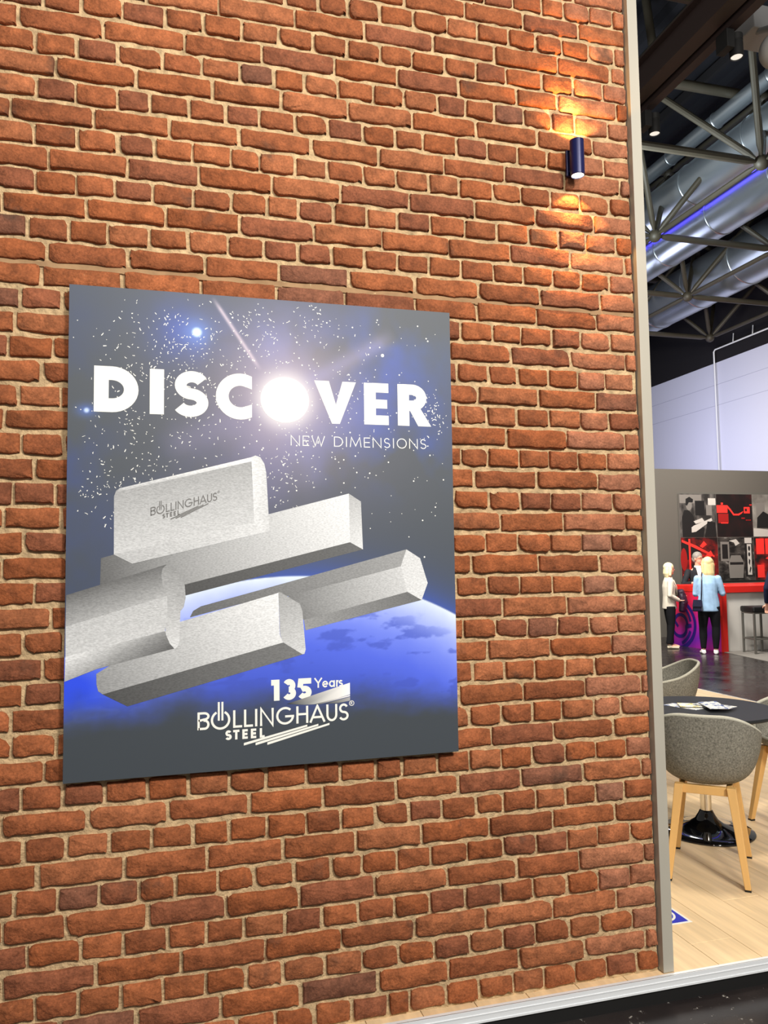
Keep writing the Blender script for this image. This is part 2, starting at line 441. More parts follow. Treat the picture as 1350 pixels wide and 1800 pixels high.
def brick_shape(cx, cz, w, hgt, rnd):
    """outline rings of one brick: face ring, arris ring, buried ring (absolute coordinates)"""
    r = min(hgt * 0.42, rnd.choice((0.004, 0.006, 0.008, 0.010, 0.015)))
    cham = [r * rnd.uniform(0.5, 1.4) for _ in range(4)]
    if rnd.random() < 0.13:
        cham[rnd.randrange(4)] = hgt * rnd.uniform(0.35, 0.6)
    hw, hh = w / 2, hgt / 2
    pts = []
    corners = ((-1, -1), (1, -1), (1, 1), (-1, 1))
    for q, (sx, sz) in enumerate(corners):
        c = min(cham[q], hw * 0.6, hh * 0.95)
        ccx, ccz = sx * (hw - c), sz * (hh - c)
        a0 = {0: 180, 1: 270, 2: 0, 3: 90}[q]
        for s in range(3):
            a = R(a0 + 45 * s)
            pts.append((ccx + c * math.cos(a), ccz + c * math.sin(a)))
        # points along the following edge
        nq = corners[(q + 1) % 4]
        n = (7 if w > 0.16 else 3) if q in (0, 2) else 1
        for s in range(n):
            t = (s + 1) / (n + 1)
            x = sx * (hw) + (nq[0] - sx) * hw * t
            pts.append((x, sz * hh))
    tilt = rnd.uniform(-0.008, 0.008)
    amp = 0.0021
    wob, ph = rnd.uniform(0.0, 0.0022), rnd.uniform(0, 6.3)
    pts = [(x + rnd.uniform(-amp, amp), z + rnd.uniform(-amp, amp) * (1.3 if z < 0 else .8) + tilt * x + wob * math.sin(x * 42 + ph + (2 if z > 0 else 0))) for x, z in pts]
    yf = FACE_Y + rnd.uniform(-0.0035, 0.0025)
    ya = yf + 0.0035
    ins = 0.0036
    face, arris, deep = [], [], []
    for x, z in pts:
        l = math.hypot(x, z)
        sx = max(0.0, 1 - ins / max(hw, 1e-3)); sz = max(0.0, 1 - ins / hh)
        face.append((cx + x * sx, yf + rnd.uniform(-0.00012, 0.00012), cz + z * sz))
        arris.append((cx + x, ya, cz + z))
        deep.append((cx + x * 1.006, WALL_Y + 0.006, cz + z * 1.02))
    n = len(pts)
    vs = face + arris + deep
    vs.append((cx, yf - 0.0002, cz))
    fs = [(3 * n, k, (k + 1) % n) for k in range(n)]
    for k in range(n):
        k2 = (k + 1) % n
        fs.append((k, n + k, n + k2, k2))
        fs.append((n + k, 2 * n + k, 2 * n + k2, n + k2))
    return vs, fs

def seen_share(cx, cz, w, hgt):
    c = 0
    for a in (-0.45, -0.15, 0.15, 0.45):
        for b_ in (-0.4, 0.0, 0.4):
            X, Z = cx + a * w, cz + b_ * hgt
            px, py = project((X, FACE_Y, Z))
            k = PY / FACE_Y
            hid = PX0 < X * k < PX1 and PZ0 < EYE + (Z - EYE) * k < PZ1
            c += (0 <= px <= 1350 and 0 <= py <= 1800 and not hid)
    return c / 12.0

def tint(rnd, X):
    b_ = rnd.uniform(0.86, 1.13)
    base = rnd.choice(((152, 88, 54), (158, 92, 56), (146, 84, 52), (163, 99, 64), (140, 83, 57), (152, 86, 50)))
    if rnd.random() < 0.03:
        base = (128, 82, 62)
    c = [lin(x) * b_ for x in base]
    if X > 1.5 and rnd.random() < 0.7:                   # paler, chalky bricks at the wall end
        c = [0.7 * x + 0.3 * lin(y) for x, y in zip(c, (196, 140, 112))]
    return (*c, 1.0)

BR = []
rb = random.Random(77)
for k, js in JOINTS.items():
    ends = js + [WALL_X1 + 0.003]
    for a, b_ in zip(ends[:-1], ends[1:]):
        g = rb.uniform(0.0085, 0.017)
        w = b_ - a - g
        if w < 0.010:
            continue
        cx = (a + b_) / 2
        hgt = 0.0600 + rb.uniform(-0.004, 0.003)
        BR.append((k, cx, course_z(k, cx) + rb.uniform(-0.002, 0.002), w, hgt))
ranked = sorted(range(len(BR)), key=lambda i: -seen_share(BR[i][1], BR[i][2], BR[i][3], BR[i][4]) * BR[i][3] * BR[i][4] / (BR[i][1] ** 2 + 7))
single = set(ranked[:300])

def set_tint(me, cols):
    at = me.attributes.new('tint', 'FLOAT_COLOR', 'POINT')
    at.data.foreach_set('color', np.array(cols, dtype=np.float32).ravel())

rest, rest_col = MB(), []
for i, (k, cx, cz, w, hgt) in enumerate(BR):
    rnd = random.Random(1000 + i)
    vs, fs = brick_shape(cx, cz, w, hgt, rnd)
    t = tint(rnd, cx)
    if i in single:
        mb = MB().add([(x - cx, y - WALL_Y, z - cz) for x, y, z in vs], fs)
        me = mb.mesh('brick', M['brick'], smooth=True, sharp=50)
        set_tint(me, [t] * len(vs))
        o = bpy.data.objects.new('brick', me)
        COL.objects.link(o)
        o.location = (cx, WALL_Y, cz)
        o.parent = wall
    else:
        rest.add(vs, fs)
        rest_col += [t] * len(vs)
o = rest.build('bricks', M['brick'], wall, smooth=True, sharp=50)
set_tint(o.data, rest_col)
tag(o, kind='stuff')
# smoothed joint where the upper facing panel meets the lower one
sm = MB()
n = 60
for i in range(n):
    xa, xb = -1.1 + (WALL_X1 + 1.1) * i / n, -1.1 + (WALL_X1 + 1.1) * (i + 1) / n
    za, zb = (course_z(0.47, xa) - 0.003, course_z(0.47, xb) - 0.003)
    rr = random.Random(i)
    h1 = 0.010 + rr.uniform(-0.002, 0.003)
    sm.hexa([(xa, 2.6105, za - h1), (xb, 2.6105, zb - h1), (xb, 2.618, zb - h1), (xa, 2.618, za - h1)],
            [(xa, 2.612, za + h1), (xb, 2.612, zb + h1), (xb, 2.618, zb + h1), (xa, 2.618, za + h1)])
sm.build('panel_joint', M['seam'], wall)

# aluminium end profile of the wall
pf = MB().box(1.742, 1.786, 2.584, 2.722, 0.002, 3.93)
tag(pf.build('trim_1', M['alu'], bevel=0.002), 'aluminium profile closing the end of the brick wall', kind='structure')
tag(MB().box(-1.12, 1.741, 2.702, 2.722, 0.0, 3.93).build('wall_rear', M['white']), 'white rear face of the booth wall', kind='structure')

# ------------------------------------------------------------------ poster
PW, PH = PX1 - PX0, PZ1 - PZ0
poster = empty('poster', (PX0, PY, PZ0), 0, 'large printed canvas showing DISCOVER over steel bars floating in blue space', 'poster')
M['canvas_edge'] = mat('canvas edge', rgb(120, 124, 128), 0.7)
MB().box(0, PW, 0.0006, 0.024, 0, PH).build('canvas_board', M['canvas_edge'], poster, bevel=0.0015)

def print_mat(name, rough=0.55, grain=None):
    return mat(name, (1, 1, 1, 1), rough, attr='ink', noise=grain, spec=0.35)
M['ink'] = print_mat('printed canvas')
M['ink_steel'] = print_mat('printed brushed steel', grain=(430, 0.26, (0.3, 1, 1)))
M['ink_white'] = mat('white print', rgb(246, 247, 240), 0.55, spec=0.35)
M['ink_grey'] = mat('grey print', rgb(112, 112, 112), 0.55, spec=0.35)
S2L = np.vectorize(lin)

def fbm(nu, nv, seed, base=4, octs=5, ani=1):
    rg = np.random.default_rng(seed)
    out = np.zeros((nv, nu)); amp = 1.0; tot = 0
    for o_ in range(octs):
        c = base * 2 ** o_
        cy_ = c * ani
        g = rg.random((cy_ + 2, c + 2))
        y = np.linspace(0, cy_, nv); x = np.linspace(0, c, nu)
        yi = np.clip(y.astype(int), 0, cy_); xi = np.clip(x.astype(int), 0, c)
        fy = (y - yi)[:, None]; fx = (x - xi)[None, :]
        fy = fy * fy * (3 - 2 * fy); fx = fx * fx * (3 - 2 * fx)
        g00 = g[np.ix_(yi, xi)]; g01 = g[np.ix_(yi, np.minimum(xi + 1, c + 1))]
        g10 = g[np.ix_(np.minimum(yi + 1, cy_ + 1), xi)]; g11 = g[np.ix_(np.minimum(yi + 1, cy_ + 1), np.minimum(xi + 1, c + 1))]
        out += amp * ((g00 * (1 - fx) + g01 * fx) * (1 - fy) + (g10 * (1 - fx) + g11 * fx) * fy)
        tot += amp; amp *= 0.55
    return out / tot

def sky_print():
    nu, nv = 420, 510
    u = np.linspace(0, PW, nu)[None, :].repeat(nv, 0)
    v = np.linspace(0, PH, nv)[:, None].repeat(nu, 1)
    f1, f2, f3 = fbm(nu, nv, 1, 4), fbm(nu, nv, 2, 7), fbm(nu, nv, 9, 14, 4)
    C = np.empty((nv, nu, 3))
    t = np.clip((v - 0.1) / 1.3, 0, 1)[..., None]
    C[:] = np.array((70, 75, 79)) * (1 - t) + np.array((86, 90, 92)) * t  # glare veil over the print is put into this grey ground
    def blend(w, col):
        w = np.clip(w, 0, 1)[..., None]
        C[:] = C * (1 - w) + np.array(col, float) * w
    def g(cu, cv, su, sv=None, p=2):
        sv = sv or su
        return np.exp(-(((u - cu) / su) ** 2 + ((v - cv) / sv) ** 2))
    cloud = np.clip((f1 - 0.33) * 3.4, 0, 1.35)
    for cu, cv, su, sv, col, a in ((0.0, 0.95, 0.16, 0.42, (66, 82, 140), .9), (1.02, 1.38, .16, .14, (72, 98, 178), 1.0), (0.93, 1.28, .25, .2, (84, 102, 182), .85),
                                   (1.0, 1.07, .24, .13, (64, 88, 176), 1.0), (1.12, 1.0, .10, .10, (62, 92, 190), .7), (0.63, 1.40, .13, .1, (120, 132, 205), .9), (0.36, 1.40, .14, .12, (78, 96, 160), .8),
                                   (0.78, 1.05, .14, .12, (92, 104, 170), .7), (0.45, 1.0, .25, .2, (84, 90, 122), .6), (1.2, 1.4, .1, .12, (76, 94, 128), .7), (0.6, 0.98, .12, .14, (112, 110, 150), .6), (1.03, 1.25, .2, .12, (72, 92, 168), .7)):
        blend(g(cu, cv, su, sv) * cloud * a, col)
    gu, gv = 0.679, 1.20
    r = np.hypot(u - gu, (v - gv))
    blend(0.55 * np.exp(-(r / 0.36) ** 2) * (0.65 + 0.7 * (f2 - 0.3)), (166, 148, 164))
    blend(0.78 * np.exp(-(r / 0.19) ** 2), (212, 188, 190))
    # light streaks
    for (u0, v0), (u1, v1), wd, a, col in (((0.44, 1.535), (0.60, 1.295), 0.006, .85, (226, 204, 206)), ((0.72, 1.24), (1.07, 1.45), 0.03, .5, (170, 160, 190)), ((0.64, 1.18), (0.28, 1.02), 0.05, .32, (150, 140, 165)), ((0.70, 1.14), (0.78, 0.9), 0.05, .25, (150, 145, 180))):
        L_ = math.hypot(u1 - u0, v1 - v0); du, dv = (u1 - u0) / L_, (v1 - v0) / L_
        s = (u - u0) * du + (v - v0) * dv; d = -(u - u0) * dv + (v - v0) * du
        blend(a * np.exp(-(d / wd) ** 2) * np.clip(s / L_ * 6, 0, 1) * np.clip((L_ - s) / L_ * 6, 0, 1), col)
    blend(np.exp(-(r / 0.096) ** 4) * .95, (255, 244, 232))
    blend(g(0.391, 1.413, .045) * .8, (120, 150, 220)); blend(np.exp(-(np.hypot(u - 0.391, v - 1.413) / 0.016) ** 6), (232, 250, 255))
    blend(g(0.055, 1.142, .03, .02) * .7, (90, 120, 200)); blend(np.exp(-(np.hypot(u - 0.055, v - 1.142) / 0.008) ** 4), (215, 230, 255))
    # planet with bright rim
    P = np.array([(0.355, .558), (.636, .612), (.751, .609), (1.155, .523), (1.269, .469)])
    A = np.c_[2 * P, np.ones(5)]
    s = np.linalg.lstsq(A, (P ** 2).sum(1), rcond=None)[0]
    c0, c1 = s[0], s[1]; RR = math.sqrt(s[2] + c0 * c0 + c1 * c1)
    dep = RR - np.hypot(u - c0, v - c1)
    edge = np.clip(dep / 0.004 + .5, 0, 1)
    blend((dep < 0) * np.exp(dep / 0.06) * .75, (62, 92, 190))
    streaky = fbm(nu, nv, 21, 15, 5, 3)
    stops = [(0, (238, 244, 255)), (.025, (214, 222, 252)), (.08, (170, 182, 244)), (.15, (122, 140, 236)), (.23, (88, 110, 226)), (.32, (74, 96, 206)), (.42, (68, 86, 170)), (.6, (68, 80, 130)), (2, (66, 74, 90))]
    pc = np.stack([np.interp(dep + 0.03 * (f3 - .5), [a for a, _ in stops], [c[q] for _, c in stops]) for q in range(3)], -1)
    dark = np.clip((streaky - 0.53) * 6, 0, .6) * np.clip((dep - .04) / .08, 0, 1)
    pc = pc * (1 - dark[..., None]) + np.array((70, 88, 186)) * dark[..., None]
    lb = np.clip(g(0.02, 0.28, .14, .10) * 1.1, 0, 1)[..., None]
    pc = pc * (1 - lb) + np.array((48, 82, 232)) * lb
    fade = np.clip((v + 0.03 * np.clip(u - .6, 0, 1) + 0.10 * (f2 - .5) + 0.05 * (streaky - .5) - 0.125) / 0.17, 0, 1)
    fade = (fade * fade * (3 - 2 * fade))[..., None]
    pc = pc * fade + np.array((68, 73, 76)) * (1 - fade)
    C[:] = C * (1 - edge[..., None]) + pc * edge[..., None]
    C[:] = np.clip(C * np.array((0.94, 0.975, 1.04)), 0, 255)
    me = bpy.data.meshes.new('night_sky_print')
    co = np.stack([u, np.zeros_like(u), v], -1).reshape(-1, 3)
    idx = (np.arange(nv - 1)[:, None] * nu + np.arange(nu - 1)[None, :]).ravel()
    quads = np.stack([idx, idx + 1, idx + nu + 1, idx + nu], 1)
    me.vertices.add(len(co)); me.vertices.foreach_set('co', co.ravel().astype(np.float32))
    me.loops.add(quads.size); me.loops.foreach_set('vertex_index', quads.ravel().astype(np.int32))
    me.polygons.add(len(quads)); me.polygons.foreach_set('loop_start', (np.arange(len(quads)) * 4).astype(np.int32))
    me.update(calc_edges=True)
    cs = C / 255.0
    cl = np.where(cs <= 0.04045, cs / 12.92, ((cs + 0.055) / 1.055) ** 2.4)
    at = me.attributes.new('ink', 'FLOAT_COLOR', 'POINT')
    at.data.foreach_set('color', np.concatenate([cl, np.ones((nv, nu, 1))], -1).ravel().astype(np.float32))
    me.materials.append(M['ink'])
    o = bpy.data.objects.new('night_sky_print', me)
    COL.objects.link(o); o.parent = poster
    return o
sky_print()

def flat(name, polys, m, z, cols=None):
    """flat printed shapes on the poster face; z = how far proud of the board (metres)"""
    mb = MB(); cc = []
    for i, p in enumerate(polys):
        mb.add([(a, -z - 4e-6 * (i % 12), b) for a, b in p], [tuple(range(len(p)))])
        if cols:
            for a, b in p:
                c = cols[i](a, b) if callable(cols[i]) else cols[i]
                cc.append(rgb(*[max(0, min(255, q)) for q in c]))
    o = mb.build(name, m, poster)
    if cols:
        at = o.data.attributes.new('ink', 'FLOAT_COLOR', 'POINT')
        at.data.foreach_set('color', np.array(cc, dtype=np.float32).ravel())
    return o

# the steel bars: facets in poster coordinates (metres from the lower left corner)
BARS={
 'bar1':[ ('front',[(0.139,0.871),(0.145,0.889),(0.155,0.897),(0.567,1.005),(0.566,0.991),(0.575,0.79),(0.14,0.689)]),('bevel',[(0.14,0.689),(0.575,0.79),(0.616,0.759),(0.195,0.66)]),('end',[(0.566,1.005),(0.58,1.011),(0.596,1.005),(0.609,0.984),(0.615,0.955),(0.625,0.76),(0.614,0.757),(0.575,0.79)]),('toproll',[(0.155,0.897),(0.567,1.005),(0.566,0.991),(0.15,0.886)]) ],
 'bar2':[ ('front',[(0.102,0.678),(0.14,0.689),(0.623,0.817),(0.894,0.888),(0.896,0.723),(0.099,0.529)]),('under',[(0.896,0.723),(0.941,0.698),(0.355,0.556),(0.1,0.494),(0.099,0.529)]),('end',[(0.894,0.888),(0.936,0.861),(0.941,0.698),(0.896,0.723)]) ],
 'bar5':[ ('top',[(1.095,0.697),(1.074,0.639),(0.687,0.547),(0.558,0.532),(0.371,0.487),(0.381,0.507),(0.405,0.521)]),('front',[(1.074,0.639),(1.096,0.551),(0.737,0.467),(0.666,0.522),(0.687,0.547)]),('under',[(1.096,0.551),(1.147,0.522),(0.742,0.433),(0.737,0.467)]),('end',[(1.095,0.697),(1.144,0.666),(1.17,0.58),(1.147,0.522),(1.096,0.551),(1.074,0.639)]) ],
 'bar4':[ ('front',[(0.341,0.474),(0.653,0.558),(0.657,0.423),(0.668,0.396),(0.111,0.26),(0.098,0.27),(0.093,0.29),(0.092,0.323)]),('under',[(0.111,0.26),(0.668,0.396),(0.734,0.355),(0.184,0.219)]),('end',[(0.653,0.561),(0.663,0.558),(0.724,0.52),(0.732,0.496),(0.742,0.37),(0.738,0.356),(0.731,0.355),(0.668,0.396),(0.658,0.423)]) ],
 'bar3':[ ('upper',[(0.003,0.566),(0.301,0.657),(0.284,0.633),(0.287,0.592),(0.301,0.557),(0.002,0.47)]),('lower',[(0.002,0.47),(0.301,0.557),(0.302,0.511),(0.296,0.471),(0.295,0.446),(0.003,0.379)]),('base',[(0.003,0.379),(0.295,0.446),(0.302,0.423),(0.324,0.391),(0.094,0.338),(0.001,0.304)]),('end',[(0.301,0.658),(0.318,0.65),(0.341,0.624),(0.355,0.588),(0.358,0.55),(0.352,0.52),(0.342,0.508),(0.34,0.455),(0.339,0.414),(0.333,0.395),(0.324,0.39),(0.31,0.406),(0.298,0.434),(0.295,0.466),(0.302,0.511),(0.301,0.552),(0.287,0.592),(0.283,0.623),(0.287,0.643)]) ],
}

def grad(c0, c1, u0, v0, u1, v1):
    L2 = (u1 - u0) ** 2 + (v1 - v0) ** 2
    def f(u, v):
        t = ((u - u0) * (u1 - u0) + (v - v0) * (v1 - v0)) / L2
        return [a + (b - a) * t for a, b in zip(c0, c1)]
    return f
def G(a): return (a * .955, a * .97, a * .985)
TONE = {
 'bar1': {'front': grad(G(172), G(216), .35, .95, .40, .74), 'bevel': grad(G(206), G(226), .3, .68, .6, .76), 'end': grad(G(236), G(222), .57, .9, .62, .9), 'toproll': grad(G(188), G(246), .35, .925, .345, .95)},
 'bar2': {'front': grad(G(124), G(232), .2, .62, .85, .78), 'under': grad(G(104), G(84), .9, .71, .4, .6), 'end': grad(G(196), G(228), .90, .85, .93, .72)},
 'bar5': {'top': grad(G(112), G(160), .45, .5, 1.05, .67), 'front': grad(G(128), G(206), .70, .5, 1.05, .60), 'under': grad(G(150), G(116), .8, .46, 1.1, .53), 'end': grad(G(224), G(230), 1.1, .65, 1.14, .56)},
 'bar4': {'front': grad(G(160), G(236), .14, .26, .60, .50), 'under': grad(G(88), G(122), .2, .24, .68, .37), 'end': grad(G(174), G(212), .66, .54, .73, .40)},
 'bar3': {'upper': grad(G(120), G(196), .16, .60, .19, .51), 'lower': grad(G(206), G(214), .15, .5, .17, .42), 'base': grad(G(196), G(140), .15, .41, .18, .36), 'end': grad(G(164), G(222), .33, .62, .31, .42)},
}
for zi, b_ in enumerate(('bar2', 'bar5', 'bar4', 'bar1', 'bar3')):
    fac = BARS[b_]
    flat('steel_bar_print', [p for _, p in fac], M['ink_steel'], 0.0003 + 0.0002 * zi, [TONE[b_][n] for n, _ in fac])

# lettering
def arc(cx, cy, rx, ry, a0, a1, n=18):
    return [(cx + rx * math.cos(R(a0 + (a1 - a0) * i / n)), cy + ry * math.sin(R(a0 + (a1 - a0) * i / n))) for i in range(n + 1)]
def stroke(pts, w, closed=False):
    n = len(pts); Lp, Rp = [], []
    for i in range(n):
        a = pts[(i - 1) % n] if (closed or i > 0) else pts[i]
        b = pts[(i + 1) % n] if (closed or i < n - 1) else pts[i]
        p = pts[i]
        def nrm(q, r_):
            d = (r_[0] - q[0], r_[1] - q[1]); l = math.hypot(*d) or 1
            return (-d[1] / l, d[0] / l)
        if a is p: m_ = nrm(p, b); k = 1
        elif b is p: m_ = nrm(a, p); k = 1
        else:
            n1, n2 = nrm(a, p), nrm(p, b)
            m_ = (n1[0] + n2[0], n1[1] + n2[1]); l = math.hypot(*m_) or 1
            m_ = (m_[0] / l, m_[1] / l)
            k = 1 / max(0.45, m_[0] * n1[0] + m_[1] * n1[1])
        Lp.append((p[0] + m_[0] * w / 2 * k, p[1] + m_[1] * w / 2 * k))
        Rp.append((p[0] - m_[0] * w / 2 * k, p[1] - m_[1] * w / 2 * k))
    out = []
    for i in range(n if closed else n - 1):
        j = (i + 1) % n
        out.append([Rp[i], Rp[j], Lp[j], Lp[i]])
    return out
def ellipse(cx, cy, rx, ry, n=40):
    return [(cx + rx * math.cos(2 * math.pi * i / n), cy + ry * math.sin(2 * math.pi * i / n)) for i in range(n)]

def glyph(ch, w, t):
    """polygons of a letter, cap height 1, width w, stroke t"""
    h = t / 2
    S = lambda p, c=False: stroke(p, t, c)
    if ch == 'B': return S([(h, 0), (h, 1)]) + S([(h, 1 - h), (w * .55, 1 - h)] + arc(w * .55, .76, w * .36, .24 - h, 90, -90, 10)[1:] + [(h, .52)]) + S([(w * .5, .52)] + arc(w * .6, .26 + h / 2, w * .4 - h, .26 - h / 2, 90, -90, 10) + [(h, h)])
    if ch == 'O': return S(arc(w / 2, .5, w / 2 - h, .5 - h + .01, 0, 360, 36)[:-1], True)
    if ch == 'L': return S([(h, 1), (h, h), (w, h)])
    if ch == 'I': return S([(w / 2, 0), (w / 2, 1)])
    if ch == 'N': return S([(h, 0), (h, .985), (w - h, .015), (w - h, 1)])
    if ch == 'G': return S(arc(w / 2, .5, w / 2 - h, .5 - h + .01, 48, 352, 30)) + S([(w * .5, .46), (w, .46)])
    if ch == 'H': return S([(h, 0), (h, 1)]) + S([(w - h, 0), (w - h, 1)]) + S([(h, .53), (w - h, .53)])
    if ch == 'A': return S([(h * .8, 0), (w / 2, .97), (w - h * .8, 0)]) + S([(w * .2, .3), (w * .8, .3)])
    if ch == 'U': return S([(h, 1), (h, .38)] + arc(w / 2, .38, w / 2 - h, .38 - h, 180, 360, 14)[1:-1] + [(w - h, .38), (w - h, 1)])
    if ch == 'S': return S(arc(w / 2, 1 - h - (1 - t) / 4, w * .46 - h, (1 - t) / 4, 25, 258, 16) + arc(w / 2, h + (1 - t) / 4, w * .5 - h, (1 - t) / 4, 78, -155, 16))
    if ch == 'T': return S([(0, 1 - h), (w, 1 - h)]) + S([(w / 2, 0), (w / 2, 1)])
    if ch == 'E': return S([(h, 0), (h, 1)]) + S([(h, 1 - h), (w, 1 - h)]) + S([(h, .5), (w * .94, .5)]) + S([(h, h), (w, h)])
    if ch == 'W': return S([(0, 1), (w * .27, .02), (w * .5, .96), (w * .73, .02), (w, 1)])
    if ch == 'D': return S([(h, 0), (h, 1)]) + S([(h, 1 - h), (w * .4, 1 - h)] + arc(w * .4, .5, w * .6 - h, .5 - h, 90, -90, 18)[1:] + [(h, h)])
    if ch == 'M': return S([(h * .6, 0), (w * .14, .98), (w * .5, .12), (w * .86, .98), (w - h * .6, 0)])
    if ch == 'Y': return S([(0, 1), (w / 2, .48), (w, 1)]) + S([(w / 2, .5), (w / 2, 0)])
    if ch == 'e': return S([(h, .34)] + [(w - h, .34)] + arc(w / 2, .34, w / 2 - h, .34 - h, 5, 320, 20))
    if ch == 'a': return S(arc(w / 2, .34, w / 2 - h, .34 - h, 0, 360, 22)[:-1], True) + S([(w - h, 0), (w - h, .68)])
    if ch == 'r': return S([(h, 0), (h, .68)]) + S(arc(w * .75, .34, w * .75 - h, .34 - h, 175, 80, 8))
    if ch == 's': return S(arc(w / 2, .68 - h - (.68 - t) / 4, w * .48 - h, (.68 - t) / 4, 25, 258, 10) + arc(w / 2, h + (.68 - t) / 4, w * .5 - h, (.68 - t) / 4, 78, -150, 10))
    if ch == '1': return S([(w - h, 0), (w - h, 1)]) + S([(0, 1 - h), (w - h, 1 - h)])
    if ch == '3': return S(arc(w / 2, 1 - h - (1 - t) / 4, w * .46 - h, (1 - t) / 4, 150, -95, 16)) + S(arc(w / 2, h + (1 - t) / 4, w * .5 - h, (1 - t) / 4, 95, -150, 16))
    if ch == '5': return S([(w * .95, 1 - h), (w * .2, 1 - h), (w * .14, .56)]) + S(arc(w * .45, .32, w * .52 - h, .32 - h, 130, -150, 18))
    return []
def place(polys, x, y, sx, sy, mapf=None):
    q = [[(x + a * sx, y + b * sy) for a, b in p] for p in polys]
    return [[mapf(*c) for c in p] for p in q] if mapf else q

def word(spec, y, hgt, tt, mapf=None):
    out = []
    for ch, x0, x1 in spec:
        out += place(glyph(ch, (x1 - x0) / hgt, tt), x0, y, hgt, hgt, mapf)
    return out

# headline
H0, H1 = 1.134, 1.281
hh = H1 - H0
def letter(polys):
    flat('headline_letter', polys, M['ink_white'], 0.0004)
letter(place(glyph('D', .134 / hh, .30), .076, 1.1385, hh, hh))
letter([[(.2445, 1.137), (.2885, 1.137), (.2885, 1.284), (.2445, 1.284)]])
def bold_s(x, y, w, h_):
    t = 0.037
    r = (h_ - t) / 4
    return stroke(arc(x + w * .52, y + h_ - t / 2 - r, w * .33, r, 28, 255, 22) + arc(x + w * .47, y + t / 2 + r, w * .53 - t / 2, r, 75, -152, 22), t)
letter(bold_s(.320, 1.132, .108, .151))
letter(stroke(arc(.531, 1.206, .0585, .0565, 62, 298, 26), .041) + [[(.546, 1.2395), (.569, 1.231), (.569, 1.274), (.5635, 1.2765)], [(.546, 1.1725), (.5635, 1.1355), (.569, 1.138), (.569, 1.181)]])
letter([ellipse(.6785, 1.201, .0815, .0775, 48)])
letter([[(.778, 1.2725), (.829, 1.2725), (.8525, 1.192), (.876, 1.2725), (.9235, 1.2725), (.8655, 1.126), (.8385, 1.126)]])
letter([[(.9515, 1.1275), (.9935, 1.1275), (.9935, 1.273), (.9515, 1.273)]] + [[(.98, a), (1.039, a), (1.039, a + .033), (.98, a + .033)] for a in (1.1275, 1.2405)] + [[(.98, 1.185), (1.034, 1.185), (1.034, 1.216), (.98, 1.216)]])
letter([[(1.072, 1.1275), (1.114, 1.1275), (1.114, 1.274), (1.072, 1.274)]] + stroke([(1.09, 1.256), (1.125, 1.256)] + arc(1.125, 1.2275, .034, .0285, 90, -90, 12)[1:] + [(1.09, 1.199)], .037) + [[(1.108, 1.197), (1.146, 1.1275), (1.194, 1.1275), (1.146, 1.204)]])
# sub line
sub, x = [], .696
adv = {'N': .031, 'E': .022, 'W': .044, 'D': .031, 'I': .006, 'M': .040, 'S': .022, 'O': .036}
def line_of(txt, x0, x1, y, h_, t):
    tot = sum(adv[c] if c != ' ' else .014 for c in txt)
    gap = (x1 - x0 - tot) / (len(txt) - 1)
    out, x_ = [], x0
    for c in txt:
        w = adv[c] if c != ' ' else .014
        if c != ' ':
            flat('subtitle_letter', place(glyph(c, w / h_, t), x_, y, h_, h_), M['ink_white'], 0.0004)
        x_ += w + gap
    return out
line_of('NEW DIMENSIONS', .697, 1.174, 1.0475, .0345, .085)

# company logo in its own unit frame: x 0..1 from B to S, y in the same unit
def logo(mapf):
    Lw = 1 / 996.0
    c = []
    for ch, a, b_ in (('B', 102, 178), ('L', 328, 386), ('L', 398, 456), ('I', 466, 488), ('N', 502, 592), ('G', 608, 727), ('H', 742, 822), ('A', 830, 938), ('U', 945, 1020), ('S', 1030, 1098)):
        c += word([(ch, (a - 102) * Lw, (b_ - 102) * Lw)], 0, 0.113, .128, mapf)
    cx, cy, r = (248 - 102) * Lw, .0565, .055
    c += [[mapf(*q) for q in p] for p in stroke(arc(cx, cy, r, r, 118, 422, 34), .0145)]
    for xx in (-.0115, .0115):
        c += [[mapf(*q) for q in p] for p in stroke([(cx + xx, cy - .004), (cx + xx, .172)], .0125)]
    for ch, a, b_ in (('S', 277, 319), ('T', 328, 368), ('E', 387, 422), ('E', 442, 477), ('L', 500, 532)):
        c += word([(ch, (a - 102) * Lw, (b_ - 102) * Lw)], -.0755, .062, .24, mapf)
    k = 0.01
    for x0, y0, x1, y1 in ((.296, -.110, .716, -.018), (.372, -.114, .791, -.018), (.449, -.117, .867, -.017)):
        c.append([mapf(x0, y0 - .008), mapf(x1, y1 - .006), mapf(x1, y1 + .007), mapf(x0, y0 + .008)])
    c += [[mapf(*q) for q in p] for p in stroke(arc(1.022, .112, .016, .016, 0, 360, 16)[:-1], .004, True)]
    c += [[mapf(*q) for q in p] for p in stroke([(1.0165, .104), (1.0165, .12), (1.024, .12), (1.026, .116), (1.024, .1125), (1.0165, .1125)], .003)] + [[mapf(*q) for q in p] for p in stroke([(1.021, .1125), (1.0265, .104)], .003)]
    return c
flat('company_logo', logo(lambda x, y: (.395 + .4895 * x, .1315 + .4895 * y)), M['ink_white'], 0.0004)
flat('company_logo', logo(lambda x, y: (.249 + .207 * x + 0.0 * y, .8105 + .051 * x + .235 * y)), M['ink_grey'], 0.0014)
